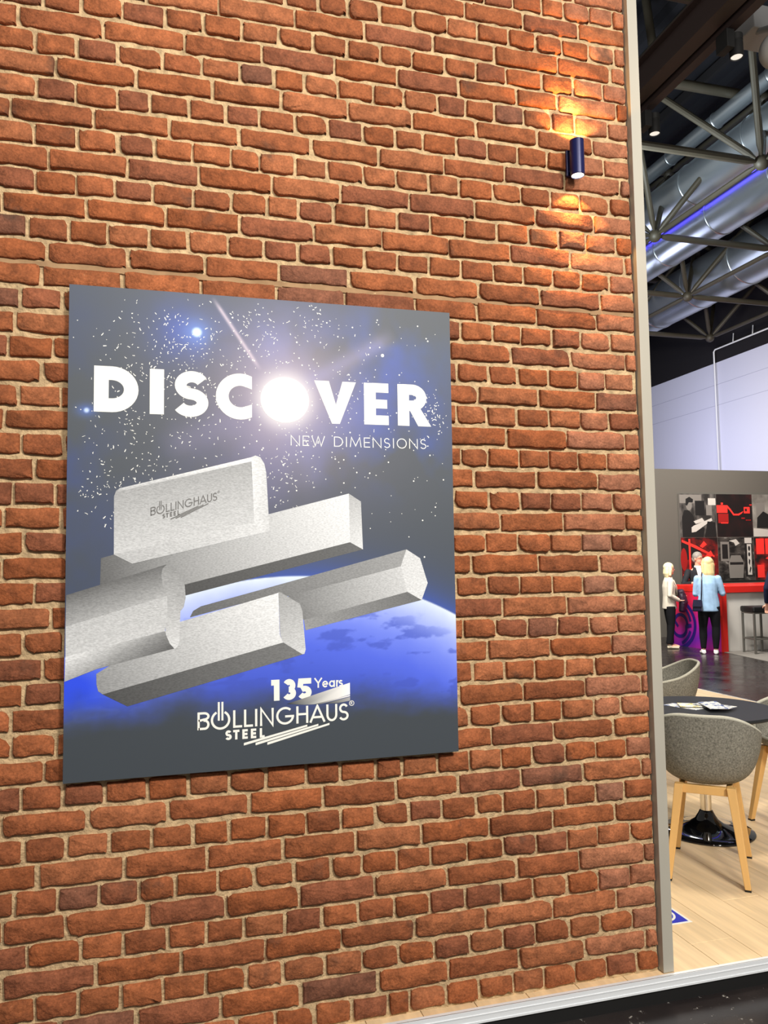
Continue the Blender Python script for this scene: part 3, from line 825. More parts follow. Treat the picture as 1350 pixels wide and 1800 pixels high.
# anniversary mark
ann = word([('1', .628, .655), ('3', .664, .709), ('5', .716, .762)], .209, .0675, .27)
ann += word([('Y', .771, .795), ('e', .7965, .816), ('a', .819, .839), ('r', .843, .853), ('s', .852, .866)], .243, .032, .15)
flat('anniversary_lettering', ann, M['ink_white'], 0.0004)
sw = [[(.678, .1965), (.89, .254), (.89, .2155), (.784, .190), (.74, .1905)], [(.765, .1895), (.89, .2135), (.89, .2095), (.79, .1895)], [(.80, .1895), (.89, .2075), (.89, .195), (.85, .1895)]]
dark, lite = (70, 75, 79), (244, 245, 240)
flat('swoosh_print', sw, M['ink'], 0.0006, [grad(dark, lite, .70, .199, .80, .224), grad(dark, (225, 226, 224), .77, .19, .86, .21), grad(dark, (190, 191, 192), .82, .19, .90, .203)])

# metal splinters and stars scattered over the printed sky
def specks():
    rnd = random.Random(4)
    polys = []
    CL = [(.212, 1.372, .06), (.308, 1.396, .05), (.221, 1.298, .08), (.102, 1.128, .05), (.362, 1.343, .06), (.327, 1.21, .07), (.222, 1.114, .08), (.546, 1.47, .07), (.64, 1.437, .06), (.795, 1.487, .05), (.155, .876, .05), (.071, .858, .04),
          (1.169, 1.228, .028), (1.199, 1.148, .035), (1.18, 1.19, .03), (.637, .881, .035), (.675, .957, .05), (.399, 1.12, .08), (.257, 1.005, .08), (.16, .93, .07), (.5, 1.36, .1), (.27, 1.32, .1), (.25, 1.2, .09), (.6, 1.5, .1), (.18, 1.0, .1)]
    for _ in range(900):
        cu, cv, s = rnd.choice(CL)
        q = rnd.random()
        if q < .12:
            u_, v_ = rnd.uniform(.02, 1.0), rnd.uniform(.82, 1.52)
        else:
            u_, v_ = rnd.gauss(cu, s), rnd.gauss(cv, s)
        if not (.01 < u_ < PW - .01 and .73 < v_ < PH - .01):
            continue
        if u_ > 0.72 and v_ < 1.0 and rnd.random() < .6: continue
        l = rnd.choice((.0025, .003, .004, .005, .0065, .009)) * rnd.uniform(.8, 1.3)
        w = rnd.uniform(.0012, .0032)
        a = rnd.uniform(0, math.pi)
        d, n_ = (math.cos(a), math.sin(a)), (-math.sin(a), math.cos(a))
        k = rnd.uniform(-.0012, .0012)
        p = [(-l / 2, -w / 2), (0, -w / 2 + k), (l / 2, -w / 3), (l / 2, w / 3), (0, w / 2 + k), (-l / 2, w / 2)]
        polys.append([(u_ + x_ * d[0] + y_ * n_[0], v_ + x_ * d[1] + y_ * n_[1]) for x_, y_ in p])
    for _ in range(420):
        a = rnd.uniform(0, 6.283); r_ = abs(rnd.gauss(.16, .09))
        u_, v_ = .679 + r_ * math.cos(a) * 1.2, 1.2 + r_ * math.sin(a) * .8
        if rnd.random() < .3: u_, v_ = rnd.uniform(.7, 1.25), rnd.uniform(.75, 1.5)
        rr = rnd.choice((.0011, .0015, .002, .0028))
        if .01 < u_ < PW - .01 and v_ < PH - .02:
            polys.append(ellipse(u_, v_, rr, rr, 6))
    for u_, v_, rr in ((1.187, 1.433, .003), (1.02, 1.372, .006), (1.01, 1.40, .0025), (.978, 1.415, .002), (.506, 1.47, .003), (1.085, .60, .003), (1.16, .67, .003), (1.105, .74, .002), (.545, 1.36, .003), (.72, 1.40, .003)):
        polys.append(ellipse(u_, v_, rr, rr, 10))
    o = flat('star_print', polys, M['ink_white'], 0.00025)
    o['kind'] = 'stuff'
specks()

# ------------------------------------------------------------------ wall lamp (up and down light)
LX, LY, LZ0, LZ1, LR = 1.478, 2.548, 2.958, 3.097, 0.0265
wl = empty('wall_lamp', (LX, LY, LZ0), 0, 'dark blue cylindrical up and down wall lamp glowing orange on the brick', 'lamp')
hgt = LZ1 - LZ0
MB().lathe([(LR - .004, .006), (LR - .003, 0), (LR, .0015), (LR, hgt - .0015), (LR - .003, hgt), (LR - .004, hgt - .006)], 36).build('shade', M['navy'], wl, smooth=True, sharp=40)
mm = MB().box(-.014, .014, .022, .048, .03, .11)
mm.build('arm', M['navy'], wl, bevel=.002)
MB().box(-.021, .021, .042, .054, .018, .122).build('mounting_plate', M['navy'], wl, bevel=.003)
for z in (.005, hgt - .005):
    MB().tube([(0, 0, z - .002), (0, 0, z + .002)], LR - .0045, 28).build('lens', M['glow'], wl)
AMB = (1.0, 0.50, 0.15)
for z, s in ((hgt + .004, 1), (-.004, -1)):
    lamp('lamp_beam', 'SPOT', (0, 0, z), (0, 0.010, z + s), 6.5 if s > 0 else 7, AMB, 0.005, spot=124 if s > 0 else 102, blend=0.2, parent=wl)
    lamp('lamp_beam', 'SPOT', (0, 0, z), (0, 0.055, z + s), 20, AMB, 0.006, spot=58, blend=0.9, parent=wl)

# ------------------------------------------------------------------ raised booth floor
HALL_Z = -0.092
EDGE_Y, PLAT_X1, PLAT_Y1 = 2.576, 6.01, 9.6
M['plank'] = mat('oak laminate', rgb(234, 206, 164), 0.42, noise=(3.2, 0.20, (8, 0.6, 1)), var=0.07)
floor = MB().box(-1.12, PLAT_X1, EDGE_Y, PLAT_Y1, HALL_Z + 0.045, -0.009).build('floor_raised', M['black'])
tag(floor, 'raised booth floor of pale oak laminate planks', kind='structure')
PWD, PLN = 0.193, 1.285
cache = {}
rp = random.Random(8)
x = 0.05
rows = []
while x < PLAT_X1 - 0.01:
    rows.append(x); x += PWD
for x in rows:
    w = min(PWD, PLAT_X1 - x) - 0.0022
    y = EDGE_Y - (0 if x < 1.6 else rp.uniform(0, PLN * 0.9))
    while y < PLAT_Y1:
        ya, yb = max(y, EDGE_Y), min(y + PLN, PLAT_Y1)
        if x < 1.6 and ya > 2.6:
            break
        if x < 1.6: yb = 2.72
        if yb - ya > 0.05 and not (x > 5.0 and yb < 5.0):
            key = (round(w, 3), round(yb - ya, 3))
            if key not in cache:
                mb = MB(); L_ = yb - ya - 0.002
                e = 0.0012
                mb.hexa([(0, 0, -.009), (w, 0, -.009), (w, L_, -.009), (0, L_, -.009)], [(0, 0, -e), (w, 0, -e), (w, L_, -e), (0, L_, -e)])
                mb.hexa([(0, 0, -e), (w, 0, -e), (w, L_, -e), (0, L_, -e)], [(e, e, 0), (w - e, e, 0), (w - e, L_ - e, 0), (e, L_ - e, 0)])
                cache[key] = mb.mesh('plank', M['plank'])
            o = bpy.data.objects.new('plank', cache[key])
            COL.objects.link(o)
            o.location = (x, ya, 0); o.parent = floor
        y += PLN
    # (planks that the photograph shows nothing of are left out)
ed = MB().box(-1.12, PLAT_X1, 2.5615, 2.5655, -.040, .0022).box(-1.12, PLAT_X1, 2.5635, 2.579, -.001, .0022).box(-1.12, PLAT_X1, 2.559, 2.5625, -.0405, -.034).box(-1.12, PLAT_X1, 2.5595, 2.562, -.016, -.0125)
tag(ed.build('trim_2', M['silver']), 'silver aluminium nosing along the edge of the raised floor', kind='structure')
tag(MB().box(-1.12, PLAT_X1, 2.570, 2.578, HALL_Z, -.0405).build('baseboard_front', M['black']), 'black kick board under the silver floor edge', kind='structure')
tag(MB().box(PLAT_X1 + .0005, PLAT_X1 + .012, EDGE_Y + .01, PLAT_Y1, HALL_Z, .002).build('trim_3', M['silver']), 'silver edge along the far side of the raised floor', kind='structure')

# dark hall floor with white scuffs
def hall_floor_mat():
    m = bpy.data.materials.new('dark hall floor')
    m.use_nodes = True
    nt = m.node_tree; L = nt.links.new; N = nt.nodes.new
    b = nt.nodes['Principled BSDF']
    ge = N('ShaderNodeNewGeometry')
    n = N('ShaderNodeTexNoise'); n.inputs['Scale'].default_value = 3; n.inputs['Detail'].default_value = 8
    L(ge.outputs['Position'], n.inputs['Vector'])
    r = N('ShaderNodeValToRGB')
    r.color_ramp.elements[0].color = rgb(26, 22, 24); r.color_ramp.elements[0].position = .3
    r.color_ramp.elements[1].color = rgb(50, 45, 44); r.color_ramp.elements[1].position = .75
    L(n.outputs['Fac'], r.inputs['Fac'])
    s = N('ShaderNodeTexNoise'); s.inputs['Scale'].default_value = 26; s.inputs['Detail'].default_value = 7; s.inputs['Roughness'].default_value = .7
    L(ge.outputs['Position'], s.inputs['Vector'])
    mr = N('ShaderNodeMapRange')
    for k, v in zip(('From Min', 'From Max', 'To Min', 'To Max'), (.625, .68, 0, .85)): mr.inputs[k].default_value = v
    L(s.outputs['Fac'], mr.inputs['Value'])
    sep = N('ShaderNodeSeparateXYZ'); L(ge.outputs['Position'], sep.inputs[0])
    near = N('ShaderNodeMapRange')
    for k, v in zip(('From Min', 'From Max', 'To Min', 'To Max'), (2.6, 6, 1, 0.12)): near.inputs[k].default_value = v
    L(sep.outputs['Y'], near.inputs['Value'])
    mu = N('ShaderNodeMath'); mu.operation = 'MULTIPLY'; L(mr.outputs[0], mu.inputs[0]); L(near.outputs[0], mu.inputs[1])
    mx = N('ShaderNodeMix'); mx.data_type = 'RGBA'; L(mu.outputs[0], mx.inputs['Factor']); L(r.outputs['Color'], mx.inputs['A'])
    mx.inputs['B'].default_value = rgb(196, 194, 188)
    L(mx.outputs['Result'], b.inputs['Base Color'])
    rr = N('ShaderNodeMapRange')
    for k, v in zip(('From Min', 'From Max', 'To Min', 'To Max'), (.3, .7, .16, .34)): rr.inputs[k].default_value = v
    L(n.outputs['Fac'], rr.inputs['Value']); L(rr.outputs[0], b.inputs['Roughness'])
    return m
M['hall_floor'] = hall_floor_mat()
hall = MB().box(-3, 18, -3, 26, HALL_Z - .2, HALL_Z - .004).build('floor', M['black'])
tag(hall, 'dark glossy hall floor scuffed with white marks', kind='structure')
for i in range(6):
    for j in range(8):
        xa, ya = -3 + i * 3.5, -3 + j * 3.65
        MB().box(xa + .002, xa + 3.498, ya + .002, ya + 3.648, HALL_Z - .004, HALL_Z).build('floor_sheet', M['hall_floor'], hall)

# blue and white floor sticker
M['blue'] = mat('sign blue', rgb(34, 52, 190), 0.4)
st = empty('floor_sticker', (2.007, 3.007, 0.0004), 0, 'blue and white square sign stuck on the pale laminate behind the aluminium post', 'sticker')
MB().box(-.1, .1, -.1, .1, 0, .0006).build('backing', M['white'], st)
MB().box(-.088, .088, -.088, .088, .0006, .0010).build('blue_field', M['blue'], st)
def flat_top(name, polys, m, z, parent):
    mb = MB()
    for i, p in enumerate(polys):
        mb.add([(a, b, z + 4e-6 * (i % 40)) for a, b in p], [tuple(range(len(p)))])
    return mb.build(name, m, parent)
flat_top('symbol', stroke(arc(0, 0, .068, .068, 0, 360, 32)[:-1], .010, True) + [ellipse(-.0, -.01, .022, .03, 20), ellipse(0, .038, .018, .018, 18)] + stroke([(.02, -.02), (.05, .01), (.055, .03)], .012), M['white'], .0013, st)

# ------------------------------------------------------------------ tub chairs
def smooth(t):
    t = max(0.0, min(1.0, t))
    return t * t * (3 - 2 * t)
def rim_height(th):
    a = abs(th)                                    # 0 at the back, pi at the front
    z = 0.772 - 0.125 * smooth((a - 0.25) / 1.75)
    return z - 0.155 * smooth((a - 1.85) / 0.8)
def shell_point(th, v, off=0.0):
    a, ca, sa = abs(th), math.cos(th), math.sin(th)
    rx = 0.252 - off
    ry = (0.255 if ca > 0 else 0.235) - off
    al = v * math.pi / 2
    hor = math.sin(al) ** 0.45
    ver = (1 - math.cos(al)) ** 0.92
    z0 = 0.425 + off
    zr = rim_height(th)
    flare = 1 + 0.05 * (v - .7) * (v > .7)
    sq = lambda q: math.copysign(abs(q) ** 0.86, q)
    return (rx * sq(sa) * hor * flare, -ry * sq(ca) * hor * flare, z0 + (zr - z0) * ver)
def make_chair(label):
    root = empty('tub_chair', (0, 0, 0), 0, label, 'chair', 'grey felt tub chairs around the table')
    NT, NV = 64, 16
    mb = MB(); vs = []; fs = []
    for off in (0.0, 0.022):
        for j in range(NV + 1):
            for i in range(NT):
                th = -math.pi + 2 * math.pi * i / NT
                vs.append(shell_point(th, max(0.02, j / NV), off))
    n1 = (NV + 1) * NT
    for s in (0, 1):
        for j in range(NV):
            for i in range(NT):
                i2 = (i + 1) % NT
                q = (s * n1 + j * NT + i, s * n1 + j * NT + i2, s * n1 + (j + 1) * NT + i2, s * n1 + (j + 1) * NT + i)
                fs.append(q if s == 0 else q[::-1])
    for i in range(NT):
        i2 = (i + 1) % NT
        fs.append((NV * NT + i, NV * NT + i2, n1 + NV * NT + i2, n1 + NV * NT + i))
    fs.append(tuple(range(NT))[::-1]); fs.append(tuple(n1 + i for i in range(NT)))
    mb.add(vs, fs)
    mb.build('shell', M['felt'], root, smooth=True, sharp=60)
    rim = []
    for i in range(96):
        th = -math.pi + 2 * math.pi * i / 96
        p, q = shell_point(th, 1.0), shell_point(th, 1.0, .022)
        rim.append(((p[0] + q[0]) / 2, (p[1] + q[1]) / 2, p[2] + .002))
    pip = MB()
    pip.tube(rim + [rim[0]], 0.0105, 8, cap=False)
    pip.build('piping', M['felt_light'], root, smooth=True)
    cu = MB().lathe([(0.001, 0.0), (.13, .0), (.155, .012), (.162, .03), (.15, .048), (.10, .056), (.001, .058)], 36, (0, .01, .462))
    cu.build('seat_cushion', M['felt'], root, smooth=True)
    # oak under-frame
    for y in (-.135, .15):
        MB().box(-.115, .115, y - .014, y + .014, .392, .432).build('rail', M['oak'], root, bevel=.003)
    for x in (-.105, .105):
        MB().box(x - .013, x + .013, -.14, .15, .398, .430).build('side_rail', M['oak'], root, bevel=.003)
    for sx in (-1, 1):
        for sy, fy in ((-.145, -.222), (.16, .225)):
            tx, bx = sx * .115, sx * .170
            a, b = .0205, .0135
            hx = MB().hexa([(bx - b, fy - b, .008), (bx + b, fy - b, .008), (bx + b, fy + b, .008), (bx - b, fy + b, .008)],
                           [(tx - a, sy - a, .435), (tx + a, sy - a, .435), (tx + a, sy + a, .435), (tx - a, sy + a, .435)])
            lg = hx.build('leg', M['oak'], root, bevel=.003)
            MB().box(bx - b, bx + b, fy - b, fy + b, 0, .008).build('glide', M['black'], lg)
    return root
ch = make_chair('grey felt tub chair on splayed oak legs, seen from behind in front of the table')
ch.location = (2.556, 3.371, 0); ch.rotation_euler = (0, 0, R(-40.8))
c2 = copy_tree(ch); c2['label'] = 'grey felt tub chair half hidden by the post, behind the black round table'
c2.location = (3.47, 5.03, 0); c2.rotation_euler = (0, 0, R(70))
c3 = copy_tree(ch); c3['label'] = 'grey felt tub chair cut by the right edge, right of the round table'
c3.location = (3.485, 3.745, 0); c3.rotation_euler = (0, 0, R(92))

# ------------------------------------------------------------------ round table with trumpet base
tb = empty('round_table', (2.892, 3.83, 0), 0, 'black round pedestal table with glossy black trumpet base and chrome column', 'table')
MB().lathe([(.001, .655), (.38, .655), (.393, .660), (.395, .668), (.393, .677), (.001, .677)], 64).build('table_top', M['tabletop'], tb, smooth=True, sharp=30)
MB().tube([(0, 0, .10), (0, 0, .64)], .030, 28).build('column', M['chrome'], tb, smooth=True, sharp=40)
MB().lathe([(.03, .64), (.09, .645), (.11, .6545)], 28).build('top_plate', M['black'], tb, smooth=True)
MB().lathe([(.25, 0), (.252, .006), (.246, .011), (.20, .017), (.14, .028), (.09, .046), (.06, .07), (.042, .10), (.034, .115), (.030, .118)], 56).build('base', M['gloss_black'], tb, smooth=True)

# leaflets on the table
def leaflet_mat(name, a, b, sc):
    m = bpy.data.materials.new(name); m.use_nodes = True
    nt = m.node_tree; N = nt.nodes.new; L = nt.links.new
    tc = N('ShaderNodeTexCoord'); n = N('ShaderNodeTexNoise'); n.inputs['Scale'].default_value = sc
    L(tc.outputs['Object'], n.inputs['Vector'])
    r = N('ShaderNodeValToRGB'); r.color_ramp.interpolation = 'CONSTANT'
    r.color_ramp.elements[0].color = rgb(238, 238, 234); r.color_ramp.elements[0].position = 0
    e = r.color_ramp.elements[1]; e.position = .54; e.color = a
    e2 = r.color_ramp.elements.new(.64); e2.color = b
    L(n.outputs['Fac'], r.inputs['Fac']); L(r.outputs['Color'], nt.nodes['Principled BSDF'].inputs['Base Color'])
    return m
LM = [leaflet_mat('leaflet print blue', rgb(120, 140, 190), rgb(40, 60, 120), 30), leaflet_mat('leaflet print yellow', rgb(232, 214, 130), rgb(120, 140, 170), 26), leaflet_mat('leaflet print grey', rgb(150, 160, 180), rgb(60, 64, 80), 40)]
LB = ['white leaflet lying leftmost on the black table, pointing at the post', 'blue and white leaflet in the middle of the pile on the black table', 'yellow tinted leaflet at the right of the pile on the black table', 'white leaflet with grey print on top of the pile on the black table']
for i, (px_, py_, rz) in enumerate(((2.79, 3.93, 20), (2.885, 3.885, 65), (2.975, 3.80, 25), (2.93, 3.76, -20))):
    lf = MB()
    w, l = .05, .105
    z = .0004 + i * .0065
    lf.hexa([(-w, -l, 0), (w, -l, 0), (w, l, 0), (-w, l, 0)], [(-w, -l, .0009), (w, -l, .0009), (w, l, .0009 + .005 * (i % 2)), (-w, l, .0009)])
    tag(lf.build('leaflet', LM[i % 3], loc=(px_ * .7 + 2.905 * .3, py_ * .7 + 3.80 * .3, .677 + z), rz=R(rz)), LB[i], 'leaflet', 'leaflets on the black table')

# ------------------------------------------------------------------ hall behind: walls and roof
LAVX, GWY = 14.0, 14.5
gw = MB().box(7.5, 13.9, GWY, GWY + .1, HALL_Z, 3.497).build('wall_back', M['grey_wall'])
tag(gw, 'warm grey booth partition with a photo collage behind the red counter', kind='structure')
lv = MB().box(LAVX, LAVX + .1, 14.65, 25, HALL_Z, 6.765).build('wall_right', M['lavender'])
tag(lv, 'tall pale lilac cladding wall above the grey partition', kind='structure')
M['joint_lilac'] = mat('cladding joint', rgb(176, 176, 192), .8)
for z in (5.62, 6.17):
    MB().box(LAVX - .003, LAVX, 14.65, 25, z, z + .012).build('cladding_joint', M['joint_lilac'], lv)
tag(MB().box(LAVX, LAVX + .1, 3, 25, 6.7655, 10.4).build('wall_upper', M['dark_wall']), 'dark upper hall wall above the lilac cladding', kind='structure')
tag(MB().box(-3, 18, 25.01, 25.1, HALL_Z, 10.4).build('wall_far', M['dark_wall']), 'dark far end wall of the hall', kind='structure')
# trapezoidal roof sheet with ribs along the hall
rf = MB()
xx = -3.0
while xx < 16:
    rf.add([(xx, 2.75, 9.98), (xx + .18, 2.75, 9.98), (xx + .24, 2.75, 9.86), (xx + .36, 2.75, 9.86), (xx + .42, 2.75, 9.98), (xx, 25, 9.98), (xx + .18, 25, 9.98), (xx + .24, 25, 9.86), (xx + .36, 25, 9.86), (xx + .42, 25, 9.98)],
           [(i, i + 1, i + 6, i + 5) for i in range(4)])
    xx += .42
tag(rf.build('ceiling', M['roof']), 'dark ribbed sheet metal hall roof', kind='structure')
for i in range(9):
    xx = 4.2 + i * 1.15
    tag(MB().box(xx, xx + .07, 2.8, 25, 9.70, 9.86).build('trim_4', M['dark_wall']), 'dark purlin under the hall roof', kind='structure')

# white conduit climbing the lilac wall
cw = empty('cable_conduit', (LAVX - .07, 17.3, 0), 0, 'thin white conduit climbing the lilac wall and running along its dark top', 'conduit')
CY = 17.34
MB().tube([(0, CY - 17.3, 3.0), (0, CY - 17.3, 7.05), (0, CY - 17.36, 7.10), (0, 15.3 - 17.3, 7.10), (0, 15.1 - 17.3, 7.25), (0, 14.0 - 17.3, 7.25)], .022, 8).build('pipe', M['white'], cw, smooth=True)
for k, yy in enumerate((16.6, 15.9, 15.35, 14.9)):
    MB().tube([(0, yy - 17.3, 7.12), (.025, yy - 17.3, 7.34)], .014, 6).build('bracket', M['white'], cw)

# ------------------------------------------------------------------ space frame roof structure
TX0, TY0, TA, ZL, ZU = 7.74, 8.51, 2.43, 6.9, 8.72
sf = empty('roof_space_frame', (TX0, TY0, ZL), 0, 'olive grey tubular space frame carrying the dark hall roof', 'roof frame')
def low(i, j): return Vector((i * TA, j * TA, 0))
def top(i, j): return Vector(((i + .5) * TA, (j + .5) * TA, ZU - ZL))
def in_view(a, b):
    for t in range(9):
        p = a.lerp(b, t / 8) + Vector((TX0, TY0, ZL))
        q = project(p)
        if 1090 < q[0] < 1400 and -120 < q[1] < 760:
            return True
    return False
used = set()
def member(a, b, r):
    if not in_view(a, b): return
    d = (b - a); L_ = d.length; d.normalize()
    p0, p1 = a + d * .10, b - d * .10
    e0, e1 = a + d * .24, b - d * .24
    MB().tube([p0, e0, e1, p1], [r * .38, r, r, r * .38], 10).build('strut', M['truss'], sf, smooth=True, sharp=35)
    used.add(tuple(round(q, 3) for q in a)); used.add(tuple(round(q, 3) for q in b))
I_, J_ = range(-2, 3), range(-1, 4)
for i in I_:
    for j in J_:
        if i < 2: member(low(i, j), low(i + 1, j), .056)
        if j < 3: member(low(i, j), low(i, j + 1), .042)
        for di, dj in ((0, 0), (-1, 0), (0, -1), (-1, -1)):
            member(low(i, j), top(i + di, j + dj), .047)
        if i < 2: member(top(i, j), top(i + 1, j), .078)
        if j < 3: member(top(i, j), top(i, j + 1), .06)
for p in used:
    MB().ball(p, .105, 14, 9).build('node_ball', M['truss'], sf, smooth=True)

# ------------------------------------------------------------------ ventilation ducts running along the hall
def duct(label, x, z, r, y0, y1, step, first):
    root = empty('air_duct', (x, y0, z), 0, label, 'duct', 'silver ventilation ducts under the roof')
    y = 0.0
    n = 0
    MB().tube([(0, 0, 0), (0, y1 - y0, 0)], r, 40).build('pipe', M['steel'], root, smooth=True, sharp=40)
    y = first
    while y < y1 - y0:
        MB().tube([(0, y - .02, 0), (0, y - .012, 0), (0, y + .012, 0), (0, y + .02, 0)], [r + .002, r + .012, r + .012, r + .002], 40, cap=False).build('joint_band', M['steel'], root, smooth=True)
        y += step
    return root
duct('thin silver duct highest under the dark roof', 8.45, 8.57, .125, 7.2, 24, 1.2, .6)
duct('bright silver duct in the middle, directly above the duct with the blue light strip', 8.55, 7.86, .36, 7.4, 24, 1.5, .5)
db = duct('wide silver duct with the blue light strip along it', 9.35, 7.60, .355, 7.4, 24, 1.5, .9)
duct('lowest silver duct, beside the top of the lilac wall', 11.2, 7.57, .52, 8.0, 24, 1.5, .3)
# blue duct reflection put in as an added glint tube between the ducts
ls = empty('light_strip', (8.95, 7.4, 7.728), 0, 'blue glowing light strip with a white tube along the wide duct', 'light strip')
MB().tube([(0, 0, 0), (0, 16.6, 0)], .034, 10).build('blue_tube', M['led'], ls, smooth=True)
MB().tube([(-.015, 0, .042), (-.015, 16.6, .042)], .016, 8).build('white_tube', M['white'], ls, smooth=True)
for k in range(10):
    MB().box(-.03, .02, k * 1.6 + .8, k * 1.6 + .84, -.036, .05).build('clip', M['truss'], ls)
bc = MB().tube([(10.66, 8, 7.29 - .15), (10.66, 24, 7.29 - .15)], .02, 8)
M['blue_cable'] = mat('blue cable', rgb(30, 26, 120), .5)
tag(bc.build('cable', M['blue_cable']), 'thin blue cable along the lowest duct', 'cable')

# ------------------------------------------------------------------ brown ceiling beams of the booth with spotlights
def beam(label, x0, x1, z0, z1):
    root = empty('ceiling_beam', (x0, 2.8, z0), 0, label, 'beam', 'brown beams over the booth')
    w, h_, L_ = x1 - x0, z1 - z0, 11.0
    MB().box(w * .46, w * .54, 0, L_, .014, h_ - .014).build('web', M['beam'], root)
    MB().box(0, w, 0, L_, 0, .014).build('flange', M['beam'], root)
    MB().box(0, w, 0, L_, h_ - .014, h_).build('flange', M['beam'], root)
    return root
beam('brown steel beam crossing the top of the picture over the booth', 3.65, 3.775, 5.31, 5.577)
tr = MB().box(3.808, 3.882, 2.8, 13.5, 5.28, 5.345).box(3.775, 3.83, 2.8, 13.5, 5.36, 5.40)
tag(tr.build('light_track', M['beam']), 'brown track carrying the two black spotlights', 'light track')
tag(MB().tube([(6.70, 9.5, 10.0), (6.85, 9.5, 8.75)], .062, 12).build('pipe', M['truss'], smooth=True, sharp=40), 'slanting grey pipe beside the top of the aluminium post', 'pipe')
def can(x, y, z, label):
    root = empty('spotlight', (x, y, z), 0, label, 'spotlight', 'black track spotlights')
    MB().lathe([(.040, .012), (.042, 0), (.047, .002), (.047, .105), (.045, .112), (.045, .118), (.047, .12), (.047, .165), (.04, .17), (.001, .17)], 28).build('housing', M['black'], root, smooth=True, sharp=40)
    MB().tube([(0, 0, .008), (0, 0, .014)], .040, 24).build('lens', M['can_glow'], root)
    MB().box(-.125, -.06, -.06, .06, .03, .165).build('driver_box', M['black'], root, bevel=.004)
    MB().box(-.07, -.04, -.015, .015, .10, .13).build('bracket', M['black'], root)
    MB().tube([(-.045, 0, .17), (-.045, 0, 5.277 - z)], .010, 8).build('stem', M['black'], root)
    return root
can(3.91, 4.487, 5.105, 'black cylinder spotlight at the top right, beside the grey ceiling box')
can(3.90, 5.46, 5.075, 'black cylinder spotlight next to the top of the aluminium post')
gb = empty('pendant_lamp', (4.40, 4.617, 5.331), 0, 'pale grey pendant lamp with round shade under a box at the top right edge', 'ceiling lamp')
M['grey_box'] = mat('pale grey casing', rgb(150, 150, 152), .5)
M['shade_grey'] = mat('pale grey lamp shade', rgb(176, 174, 172), .6)
MB().box(.01, .45, .235, .50, .355, .55).build('casing', M['grey_box'], gb, bevel=.01)
MB().ball((.0, 0, 0), .135, 28, 18).build('shade', M['shade_grey'], gb, smooth=True)
MB().tube([(.0, 0, .12), (.03, .1, .25), (.1, .3, .37)], .025, 12).build('neck', M['grey_box'], gb)
MB().tube([(.2, .35, .54), (.2, .35, 4.45)], .012, 8).build('hanger', M['black'], gb)

# ------------------------------------------------------------------ photo collage on the grey wall
M['frame_dark'] = mat('collage backing', rgb(96, 92, 86), .6)
cl = empty('photo_collage', (10.56, GWY - .036, 1.065), 0, 'wall collage of red and black and white workshop photographs above the counter', 'picture')
CWd, CHt = .935, .95
MB().box(0, 3 * CWd + .03, 0, .03, 0, 2 * CHt).build('backing_board', M['frame_dark'], cl)
def photo_mat(name, c0, c1, c2, sc, st_=(1, 1, 1)):
    m = bpy.data.materials.new(name); m.use_nodes = True
    nt = m.node_tree; N = nt.nodes.new; L = nt.links.new
    tc = N('ShaderNodeTexCoord'); mp = N('ShaderNodeMapping'); mp.inputs['Scale'].default_value = st_
    n = N('ShaderNodeTexNoise'); n.inputs['Scale'].default_value = sc; n.inputs['Detail'].default_value = 6
    L(tc.outputs['Object'], mp.inputs[0]); L(mp.outputs[0], n.inputs['Vector'])
    r = N('ShaderNodeValToRGB'); e = r.color_ramp.elements
    e[0].position, e[0].color = .40, c0
    e[1].position, e[1].color = .62, c1
    q = e.new(.74); q.color = c2
    L(n.outputs['Fac'], r.inputs['Fac']); L(r.outputs['Color'], nt.nodes['Principled BSDF'].inputs['Base Color'])
    nt.nodes['Principled BSDF'].inputs['Roughness'].default_value = .5
    return m
PH_BW = photo_mat('black and white photo', rgb(40, 38, 36), rgb(100, 96, 92), rgb(170, 166, 160), 3.2, (1.6, 1, 1))
PH_DK = photo_mat('dark machine photo', rgb(20, 19, 18), rgb(70, 66, 62), rgb(150, 146, 140), 5, (1, 1, 1.8))
PH_RED = photo_mat('red machine photo', rgb(26, 14, 14), rgb(120, 20, 18), rgb(235, 40, 34), 4, (1, 1, 1.2))
PH_BLK = photo_mat('black photo', rgb(16, 11, 11), rgb(30, 14, 14), rgb(60, 18, 16), 3)
PH_GRY = photo_mat('pale workshop photo', rgb(96, 92, 86), rgb(140, 136, 128), rgb(176, 172, 164), 2.4)
INK = {'dark': mat('photo black', rgb(24, 23, 23), .5), 'mid': mat('photo grey', rgb(120, 116, 110), .5), 'pale': mat('photo pale grey', rgb(190, 186, 178), .5), 'red': mat('photo red', rgb(246, 52, 44), .5), 'dred': mat('photo dark red', rgb(150, 22, 20), .5)}
def photo(cx, cz, base, shapes):
    x0, z0 = cx * CWd + .012, cz * CHt + .012
    w, h_ = CWd - .016, CHt - .016
    p = MB().box(x0, x0 + w, -.008, -.0005, z0, z0 + h_).build('photo_print', base, cl)
    for q, (ink, poly) in enumerate(shapes):
        yy = -.0085 - .0006 * (q + 1)
        MB().add([(x0 + a * w, yy, z0 + b * h_) for a, b in poly], [tuple(range(len(poly)))]).build('printed_shape', INK[ink], p)
def rect(a, b, c, d): return [(a, b), (c, b), (c, d), (a, d)]
